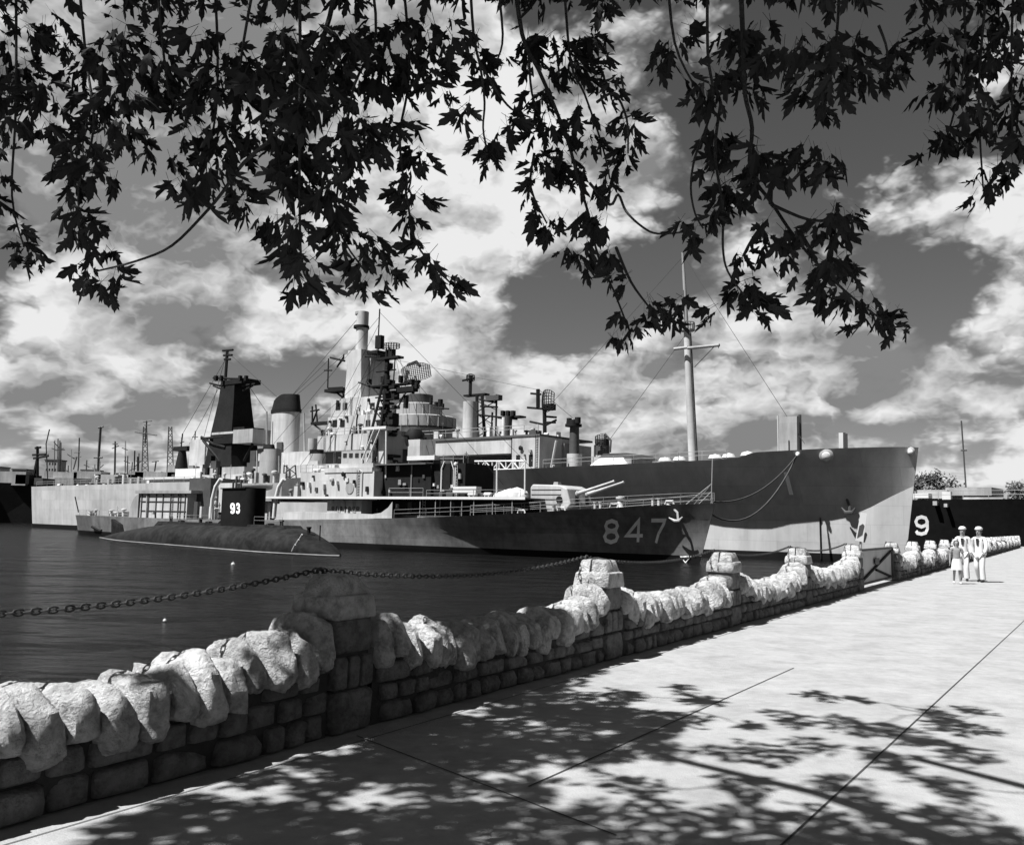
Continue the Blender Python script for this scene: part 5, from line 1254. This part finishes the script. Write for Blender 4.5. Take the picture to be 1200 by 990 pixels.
    for leg in (legL, legR):
        a_ = Vector(leg[2]); b_ = Vector(leg[3]); mb = MB()
        lift = 0.0 if a_.z < .1 else .02
        mb.tube([Vector((a_.x, a_.y - .045, .045 + lift)) * k, Vector((a_.x, a_.y + .02, .05 + lift)) * k, Vector((b_.x, b_.y - .01, .042)) * k, Vector((b_.x, b_.y + .06, .03)) * k], [.036 * k, .045 * k, .042 * k, .02 * k], 10)
        mb.v = [(x, y, max(0.002, z)) for x, y, z in mb.v]; mb.build('shoe', sm, e, smooth=60)
    return e
relax = (((-.24, -.03, 1.13), (-.25, .06, .88), (-.245, .09, .80)), ((.24, -.02, 1.13), (.26, .02, .87), (.26, .04, .79)))
swing = (((-.25, .06, 1.14), (-.24, .20, .92), (-.23, .25, .86)), ((.25, -.10, 1.14), (.26, -.12, .88), (.26, -.12, .80)))
m1 = onz(1129.5, 680.5); m2 = onz(1149, 682); m3 = onz(1122, 684)
back = math.atan2(WD.y, WD.x) + math.pi / 2         # facing the viewer along the wall
person((m1.x, m1.y, 0), back, 1.74, 'sailor in white uniform and round white cap, nearer the wall behind the child', 1.0, relax, 'sailor')
person((m2.x, m2.y, 0), back - .35, 1.74, 'sailor in white uniform and white cap at the right, away from the wall', .8, swing, 'sailor')
person((m3.x, m3.y, 0), back + .2, 1.34, 'dark haired girl in a grey top and white skirt walking before the sailors', .8, relax, 'girl')

# ================================================================== small floats on the water
for (px, py, rr, lb) in ((193, 727.5, .075, 'small white float on the water just below the chain'), (273, 661.5, .17, 'tiny white float on open water in front of the submarine')):
    p = onz(px, py, WZ); MB_ = MB(); MB_.lathe((0, 0, 0), [(0, -.6 * rr), (.8 * rr, -.3 * rr), (rr, .2 * rr), (.7 * rr, .8 * rr), (.2 * rr, 1.05 * rr), (.2 * rr, 1.5 * rr), (0, 1.55 * rr)], 14)
    o = MB_.build('mooring_float', M_white, smooth=60); o.location = p; tag(o, lb, 'float', 'floats on the water')

# ================================================================== far tree on the point
def far_tree(px, py_top, Y, wid, label, seed):
    rg = random.Random(seed); top = atY(px, py_top, Y); base = Vector((top.x, Y, WZ + 2)); h = top.z - base.z
    e = empty('tree', base, label, 'tree', 'trees on the far point')
    MB().tube([(0, 0, -1.5), (.2, .1, h * .35), (.1, 0, h * .6)], [.5, .4, .2], 8).build('trunk', M_bark, e, smooth=50)
    mb = MB()
    cl = [(rg.gauss(0, wid * .33), rg.gauss(0, wid * .3), h * rg.uniform(.35, .92)) for _ in range(26)]
    for (cx, cy, cz) in cl:
        sc_ = max(.25, 1 - abs(cx) / (wid * 1.2)); cz = min(cz, h * (.55 + .45 * sc_))
        for _ in range(110):
            d = Vector((rg.gauss(0, 1), rg.gauss(0, 1), rg.gauss(0, .8))) * wid * .13 + Vector((cx, cy, cz)); s_ = rg.uniform(.2, .45)
            a = Vector((rg.gauss(0, 1), rg.gauss(0, 1), rg.gauss(0, 1))).normalized(); b_ = a.orthogonal().normalized()
            mb.quad(d - a * s_, d + b_ * s_ * .6, d + a * s_, d - b_ * s_ * .6)
    mb.build('crown', M_tree, e, fix=False)
far_tree(1090, 549, 205, 6.5, 'dark round tree seen between the cruiser bow and the black ship', 3)
far_tree(1200, 556, 215, 6, 'dark tree on the far point beyond the flagstaff', 5)

# ================================================================== the maple the picture is taken under
rt = random.Random(21)
HALF = [(.03, .0), (.11, .07), (.20, .10), (.33, .19), (.20, .25), (.25, .38), (.37, .50), (.43, .66), (.29, .60), (.17, .56), (.21, .70), (.19, .82), (.09, .90)]
OUT = [(0, 0)] + HALF + [(0, 1.06)] + [(-a, b) for a, b in reversed(HALF)]
class Leaves:
    def __init__(s): s.v = []; s.f = []
    def add(s, base, tip_dir, nrm, L, fold, droop):
        y = tip_dir.normalized(); x = y.cross(nrm)
        x = x.normalized() if x.length > 1e-4 else y.orthogonal().normalized(); z = x.cross(y)
        n = len(s.v); c = (0, .30)
        wx = rt.uniform(.6, .95)
        for (a, b) in [c] + OUT:
            zz = -fold * abs(a) - droop * b * b
            s.v.append(tuple(base + (x * a * wx + y * b + z * zz) * L))
        k = len(OUT)
        for i in range(k): s.f.append((n, n + 1 + i, n + 1 + (i + 1) % k))
        # leaf stalk
        m_ = len(s.v); up = -y * .45 + z * .25; w_ = x * .012
        s.v += [tuple(base - w_ * L), tuple(base + w_ * L), tuple(base + (up + w_) * L), tuple(base + (up - w_) * L)]; s.f.append((m_, m_ + 1, m_ + 2, m_ + 3))
LV = Leaves()
CL = [
 (35,50,22),(70,50,24),(30,90,24),(35,125,22),(60,115,20),(95,70,18),(95,100,22),(130,75,24),(125,55,16),(150,50,20),(160,90,20),(110,130,22),(140,120,20),(180,60,18),(190,100,26),(205,118,20),(165,130,18),(185,75,14),
 (60,150,16),(35,150,14),(85,160,16),(110,165,22),(95,180,20),(135,150,20),(155,165,20),(165,180,14),(85,205,22),(110,205,22),(130,212,12),(95,225,18),(75,215,12),(90,260,20),(105,265,18),(95,280,12),(120,265,10),
 (25,275,12),(35,300,14),(22,290,10),(45,312,8),(120,298,12),(100,315,12),(110,332,16),(95,330,10),(140,325,12),(125,340,10),
 (240,50,22),(250,80,26),(235,105,22),(265,100,26),(275,65,20),(285,125,20),(245,125,18),(225,140,12),(300,75,14),
 (320,45,20),(340,60,24),(310,100,22),(340,100,26),(365,70,24),(355,125,24),(325,130,18),(380,45,18),(390,90,22),(385,115,14),(395,140,12),
 (225,160,18),(240,175,18),(215,190,14),(260,160,22),(280,180,18),(250,200,18),(215,225,16),(230,235,14),(205,220,10),(245,215,14),(265,205,12),(280,235,16),(290,245,10),(285,225,14),(300,155,20),(320,160,14),
 (340,170,26),(350,200,26),(330,215,18),(345,230,18),(365,215,18),(380,200,16),(385,235,18),(395,255,12),(325,265,18),(345,265,16),(310,270,10),(350,290,20),(340,300,14),(360,310,12),(355,335,14),(370,330,12),(390,290,10),
 (400,50,22),(420,60,24),(440,45,20),(470,45,24),(500,45,20),(530,50,22),(555,60,16),(400,80,20),(425,95,20),(455,75,22),(480,85,24),(505,75,18),(450,100,18),(475,105,18),(500,95,14),(395,110,16),
 (565,80,14),(575,95,14),(590,75,10),(520,115,14),(545,135,13),(535,140,10),(565,175,16),(575,182,14),(600,145,14),(590,160,10),(605,140,10),(575,190,8),(615,135,8),
 (410,140,20),(395,165,18),(430,145,16),(460,145,18),(480,150,12),(400,190,18),(425,185,18),(440,170,16),(410,215,14),(390,235,16),(405,255,12),(390,270,14),
 (490,185,16),(480,200,12),(500,195,10),(475,225,16),(490,230,12),(500,235,9),(480,260,16),(490,290,12),(500,305,14),(525,335,16),(515,330,10),(540,335,10),
 (410,285,18),(440,295,18),(420,315,20),(455,325,14),(430,335,14),(450,345,10),(462,318,10),
 (640,50,22),(665,65,24),(690,50,22),(620,55,16),(680,85,20),(700,80,16),(655,90,16),(625,75,10),(700,45,14),
 (625,115,16),(635,130,12),(640,110,12),(645,150,18),(630,160,16),(680,145,18),(700,160,14),(660,165,16),(690,170,12),
 (705,108,14),(720,105,12),(725,95,8),(735,140,16),(745,150,12),(740,165,10),
 (650,195,20),(630,210,16),(665,200,18),(680,210,14),(630,190,14),(620,235,8),
 (635,260,16),(645,270,14),(655,255,10),(725,195,16),(710,215,16),(735,180,12),(715,230,10),
 (685,260,16),(690,280,12),(705,265,14),(670,300,14),(685,310,16),(660,295,8),(715,300,14),(720,325,10),(735,330,8),
 (730,370,10),(765,360,14),(755,375,10),(780,365,8),(745,390,10),(730,398,8),(720,398,6),
 (775,65,16),(790,55,14),(805,45,14),(770,80,8),(810,95,14),(820,110,12),
 (850,45,16),(865,55,22),(890,45,20),(880,75,18),(905,65,16),(835,105,16),(850,100,18),(835,130,14),(890,110,16),(870,90,14),
 (930,70,16),(945,95,18),(970,60,20),(990,75,20),(1010,90,18),(970,100,18),(965,120,14),(975,130,12),(1030,95,14),(1005,70,14),(940,45,12),(1000,50,14),
 (1050,65,18),(1075,55,20),(1060,75,12),(1100,50,20),(1125,60,22),(1145,80,20),(1110,80,14),(1135,100,14),(1150,50,20),(1170,60,20),
 (1095,115,16),(1110,105,12),(1100,165,18),(1090,175,12),(1120,160,14),(1145,140,14),(1130,125,12),(1150,115,12),(1140,165,12),(1150,215,14),(1155,230,12),(1165,200,14),
 (835,165,18),(850,180,16),(830,190,10),(870,170,14),(885,185,16),(880,205,18),(895,215,16),(905,195,14),(930,180,14),(955,190,16),(970,195,12),(945,175,12),(960,205,10),
 (845,230,18),(860,235,14),(840,250,12),(915,210,12),(800,265,12),(815,272,14),(825,285,8),(835,260,10),
 (900,270,14),(905,285,12),(925,280,14),(950,262,10),(975,255,16),(990,260,16),(980,275,12),(1005,250,8),(870,300,10),(865,310,8),(920,305,10),(945,285,12),
 (865,340,16),(880,345,16),(895,355,12),(890,370,8),(875,330,12),
 (965,320,18),(985,310,14),(945,320,10),(1000,325,10),(970,345,14),(990,355,14),(1010,350,10),(1005,375,10),(1030,375,16),(1045,370,12),(1055,390,8),(1040,385,10),(1020,365,10),
 (793,355,7),(803,362,8),(795,370,6),(830,368,9),(835,372,6)]
# the crown carries on above the picture
for x in range(-40, 1260, 34):
    CL.append((x + rt.uniform(-10, 10), rt.uniform(-40, 4), 20)); CL.append((x + rt.uniform(-10, 10), rt.uniform(-70, -30), 26))
for y in range(20, 260, 32): CL.append((2 + rt.uniform(-12, 10), y, 18)); CL.append((1185 + rt.uniform(-14, 14), y * .8, 18))
def dep(x, y): return 3.3 + .25 * math.sin(x * .011 + 1) + .2 * math.sin(x * .031) + .0008 * (200 - y)
anchors = []
for (x, y, rr) in CL:
    d = dep(x, y) + rt.uniform(-.18, .3); c = atD(x, y, d); s_ = rr * d / F
    anchors.append(c)
    n = max(3, int(rr * rr / 31)) + 1
    lean = Vector((rt.uniform(-.35, .45), rt.uniform(-.3, .3), 0))
    for _ in range(n):
        a = rt.uniform(0, 2 * math.pi); r_ = s_ * math.sqrt(rt.random()) * .72
        base = c + _r * (r_ * math.cos(a)) + Vector((0, 0, 1)) * (r_ * math.sin(a) + .25 * s_) + _f * rt.uniform(-.08, .08)
        L = rt.uniform(.046, .090) * (.8 if rr < 11 else 1)
        out = (_r * math.cos(a) * rt.uniform(.2, 1.2) + Vector((0, 0, math.sin(a) * .45 - .65)) + lean + Vector((0, rt.uniform(-.5, .5), 0)))
        nr = Vector((rt.gauss(0, .8), rt.gauss(-.4, .6), rt.gauss(.35, .6)))
        LV.add(base, out, nr, L, rt.uniform(.2, .9), rt.uniform(.1, .6))
# high canopy: where its shade lies on the pavement and the wall
shade = [(420,905,34),(375,930,34),(445,890,40),(500,890,50),(462,862,26),(545,885,40),(600,872,36),(562,852,28),(640,862,28),(672,842,36),(702,822,36),(722,842,34),(655,812,22),(742,852,22),(682,872,34),(762,862,24),(785,880,26),(735,815,22),
         (800,806,14),(812,818,18),(835,822,14),(962,815,18),(932,842,24),(1002,850,30),(1062,860,30),(1122,850,30),(902,882,30),(1042,888,30),(1132,882,32),(852,882,22),(962,872,22),(1142,832,14),(1100,835,16),(880,850,12),(1010,820,10),(530,845,18),(480,845,18)]
for x in range(330, 1200, 90): shade.append((x, 975, 60))
for x in range(390, 1200, 120): shade.append((x, 922, 30))
shade += [(410,892,30),(470,880,34),(520,872,30),(570,892,34),(500,850,22),(440,870,22),(620,885,30),(700,835,30),(580,862,26),(640,835,22),(745,838,24)]
clumps = []
for (px, py, rr) in shade:
    g_ = onz(px, py); clumps.append((g_, rr * (g_.y) / F * 1.0, 1.0))
for s, z, rad in ((0, 1.15, .32), (0, .7, .34), (.1, .35, .4), (.45, .4, .3), (1.75, .55, .17), (2.3, .6, .25), (2.75, .55, .28), (3.15, .65, .24), (2.2, .0, .35), (3.0, .0, .35), (3.8, .1, .25), (-1.75, .62, .14)):
    clumps.append((wp(s, .3 if z < .4 else .1, z), rad, 1.1))
for s in (-3.0, -2.45, -1.9, -1.35, -.8, -.25, .3, .85, 1.4, 1.9):
    for d, rad in ((.58, .22), (.86, .3), (1.35, .34), (1.95, .36)):
        if rt.random() < (.9 if d < 1.0 else .62) and not (-.45 < s < .0 and d > 1.2): g_ = wp(s + rt.uniform(-.12, .12), d + (rt.uniform(0, .12))); g_.z = .11; clumps.append((g_, rad * .92, .62 if d > .7 else .9))
heads = []
for (g_, rad, den_) in clumps:
    z = rt.uniform(5.6, 7.6)
    for _ in range(12):
        p = g_ + SUN_DIR * ((z - g_.z) / SUN_DIR.z); q = p - EYE
        py = 495 - F * q.dot(_u) / q.dot(_f) if q.dot(_f) > .2 else -999
        if py < -60: break
        z += .5
    heads.append(p)
    n = int(min(560, max(40, 700 * rad * rad / .16 * .55))) 
    ex = SUN_DIR.orthogonal().normalized(); ey = SUN_DIR.cross(ex)
    for _ in range(int(n * den_)):
        a = rt.uniform(0, 2 * math.pi); r_ = rad * math.sqrt(rt.random()) * (1 + .25 * math.sin(3 * a + rad * 40))
        base = p + Vector((r_ * math.cos(a), r_ * math.sin(a) * (1.9 if g_.z < .1 else 1.0), 0)) + SUN_DIR * rt.gauss(0, .3)
        LV.add(base, Vector((rt.gauss(0, 1), rt.gauss(0, 1), rt.gauss(-.4, .5))), Vector((rt.gauss(0, .5), rt.gauss(0, .5), 1)), rt.uniform(.10, .16), rt.uniform(0, .3), rt.uniform(0, .3))
TR = Vector((4.2, -3.6, 0))
for _ in range(46):        # the rest of the crown, behind the viewer
    c = TR + Vector((rt.gauss(0, 2.6), rt.gauss(-.5, 2.2), rt.uniform(5.0, 10.5)))
    if c.y > 1.2: continue
    heads.append(c)
    for _ in range(70): LV.add(c + Vector((rt.gauss(0, .5), rt.gauss(0, .5), rt.gauss(0, .35))), Vector((rt.gauss(0, 1), rt.gauss(0, 1), rt.gauss(-.4, .5))), Vector((rt.gauss(0, .5), rt.gauss(0, .5), 1)), rt.uniform(.11, .17), rt.uniform(0, .3), rt.uniform(0, .3))
for _ in range(150):      # unseen roof of leaves, added to keep the hanging sprays out of the sun
    c = Vector((rt.uniform(-4.4, 2.6), rt.uniform(1.5, 3.0), rt.uniform(4.9, 5.9))); heads.append(c) if _ % 4 == 0 else None
    for _k in range(46): LV.add(c + Vector((rt.gauss(0, .3), rt.gauss(0, .22), rt.gauss(0, .2))), Vector((rt.gauss(0, 1), rt.gauss(0, 1), rt.gauss(-.3, .4))), Vector((rt.gauss(0, .4), rt.gauss(0, .4), 1)), rt.uniform(.11, .17), rt.uniform(0, .3), rt.uniform(0, .3))
tree = empty('maple_tree', TR, 'large maple with leafy branches hanging in dark silhouette against the sky', 'tree')
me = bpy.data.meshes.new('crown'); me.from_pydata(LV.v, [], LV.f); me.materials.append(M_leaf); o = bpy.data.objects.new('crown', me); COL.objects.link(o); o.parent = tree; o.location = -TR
mb = MB(); mb.tube([TR + Vector((0, 0, -.3)), TR + Vector((0, 0, .3)), TR + Vector((-.1, .1, 1.6)), TR + Vector((-.3, .35, 3.2))], [.46, .36, .30, .26], 14)
o = mb.build('trunk', M_bark, tree, smooth=60); o.location = -TR
FORK = TR + Vector((-.3, .35, 3.15))
def limb(mb, a, b_, r0, r1, bow=.25, k=9, jit=.06):
    a, b_ = Vector(a), Vector(b_); L_ = (b_ - a).length; pts = []
    for i in range(k + 1):
        f = i / k; p = a.lerp(b_, f) + Vector((0, 0, bow * L_ * f * (1 - f) * 1.6))
        if 0 < i < k: p += Vector((rt.gauss(0, jit), rt.gauss(0, jit), rt.gauss(0, jit)))
        pts.append(p)
    mb.tube(pts, [r0 + (r1 - r0) * (i / k) for i in range(k + 1)], 7)
    return pts
mb = MB()
hubs = [Vector((-4.6, 3.2, 6.9)), Vector((-2.8, 4.6, 7.3)), Vector((-.8, 4.8, 7.0)), Vector((1.2, 4.6, 6.8)), Vector((-1.6, 2.4, 5.4)), Vector((.6, 2.6, 5.2)), Vector((2.2, 2.9, 5.2)), Vector((3.5, -1.5, 7.5)), Vector((6.0, -4.5, 7.5)), Vector((3.0, -6.0, 7.2))]
chains = []
for h_ in hubs: chains.append(limb(mb, FORK, h_, .15, .05))
allp = [p for c in chains for p in c[2:]]
todo = list(heads)
while todo:                  # grow outward: each spray springs from the nearest wood already there
    h_, nb = min(((h, min(allp, key=lambda p: (p - h).length_squared)) for h in todo[:60]), key=lambda q: (q[0] - q[1]).length_squared)
    todo.remove(h_); pp = limb(mb, nb, h_, .014, .006, .1, 5, .04); allp += pp[3:]
# hanging twigs that show in the picture
TW = [[(400, -60), (385, 20), (360, 90), (330, 150), (285, 190), (262, 225), (240, 250), (200, 288), (160, 306), (112, 318)],
      [(90, -60), (100, 60), (110, 150), (92, 220), (98, 275)], [(20, -50), (20, 120), (14, 230), (28, 290)],
      [(250, -60), (255, 60), (250, 150), (225, 220)], [(430, -60), (440, 40), (415, 100), (404, 170), (396, 260), (430, 320)], [(350, -50), (352, 60), (350, 180), (352, 300), (362, 330)],
      [(470, -50), (480, 80), (468, 160), (478, 230), (490, 290), (530, 335)], [(548, -50), (556, 40), (564, 80), (568, 120), (567, 150), (570, 178)], [(582, -40), (588, 40), (582, 70)], [(560, 70), (580, 105), (600, 128), (622, 138)],
      [(600, -60), (612, 40), (632, 82), (650, 125), (668, 170), (680, 215), (690, 250), (700, 300), (718, 340), (736, 385)], [(660, -50), (668, 70), (684, 110), (705, 170), (714, 210)], [(618, 60), (624, 110), (638, 150)],
      [(690, 215), (715, 240), (724, 228), (735, 248), (752, 266), (770, 274), (800, 272)], [(625, 180), (622, 220), (640, 262)], [(722, 290), (740, 330), (760, 360)],
      [(868, -60), (872, 60), (874, 110), (880, 150), (880, 200), (905, 240), (930, 275), (960, 312), (1000, 350), (1045, 382)], [(828, -50), (830, 60), (836, 110), (826, 150), (814, 185), (811, 220), (816, 250), (824, 268)], [(845, 120), (838, 180), (846, 240), (847, 290), (852, 318), (872, 345)],
      [(985, -50), (980, 40), (968, 110)], [(1030, 30), (1040, 60), (1035, 95)], [(1125, -50), (1130, 60), (1120, 130), (1105, 170)], [(1160, -40), (1150, 60), (1148, 130), (1152, 220)], [(1190, -40), (1185, 60), (1188, 170)],
      [(920, 220), (950, 190), (965, 190)], [(905, 240), (950, 258), (985, 256)], [(700, 120), (720, 110), (735, 140), (735, 180)], [(780, -40), (790, 50), (815, 105)], [(800, 350), (802, 362)], [(180, -50), (190, 60), (200, 115)], [(300, -40), (280, 80), (285, 130)]]
for tw in TW:
    dm = sum(dep(*q) for q in tw) / len(tw); pts = []
    for i, q in enumerate(tw):
        pts.append(atD(q[0] + rt.uniform(-1.5, 1.5), q[1], .5 * dm + .5 * dep(*q)))
    fine = []
    for i in range(len(pts) - 1):
        p0, p1, p2, p3 = pts[max(i - 1, 0)], pts[i], pts[i + 1], pts[min(i + 2, len(pts) - 1)]
        for j in range(4):
            t_ = j / 4; fine.append(.5 * ((2 * p1) + (-p0 + p2) * t_ + (2 * p0 - 5 * p1 + 4 * p2 - p3) * t_ ** 2 + (-p0 + 3 * p1 - 3 * p2 + p3) * t_ ** 3))
    fine.append(pts[-1]); k = len(fine)
    rb = .0095 if len(tw) > 8 else .006
    mb.tube(fine, [rb - (rb - .003) * i / k for i in range(k)], 5)
    if tw[0][1] <= 0:
        nb = min(allp, key=lambda p: (p - pts[0]).length); limb(mb, nb, pts[0], .016, rb, .05, 5, .03)
# each leaf spray joins the nearest twig
o = mb.build('limb', M_bark, tree, smooth=60); o.location = -TR
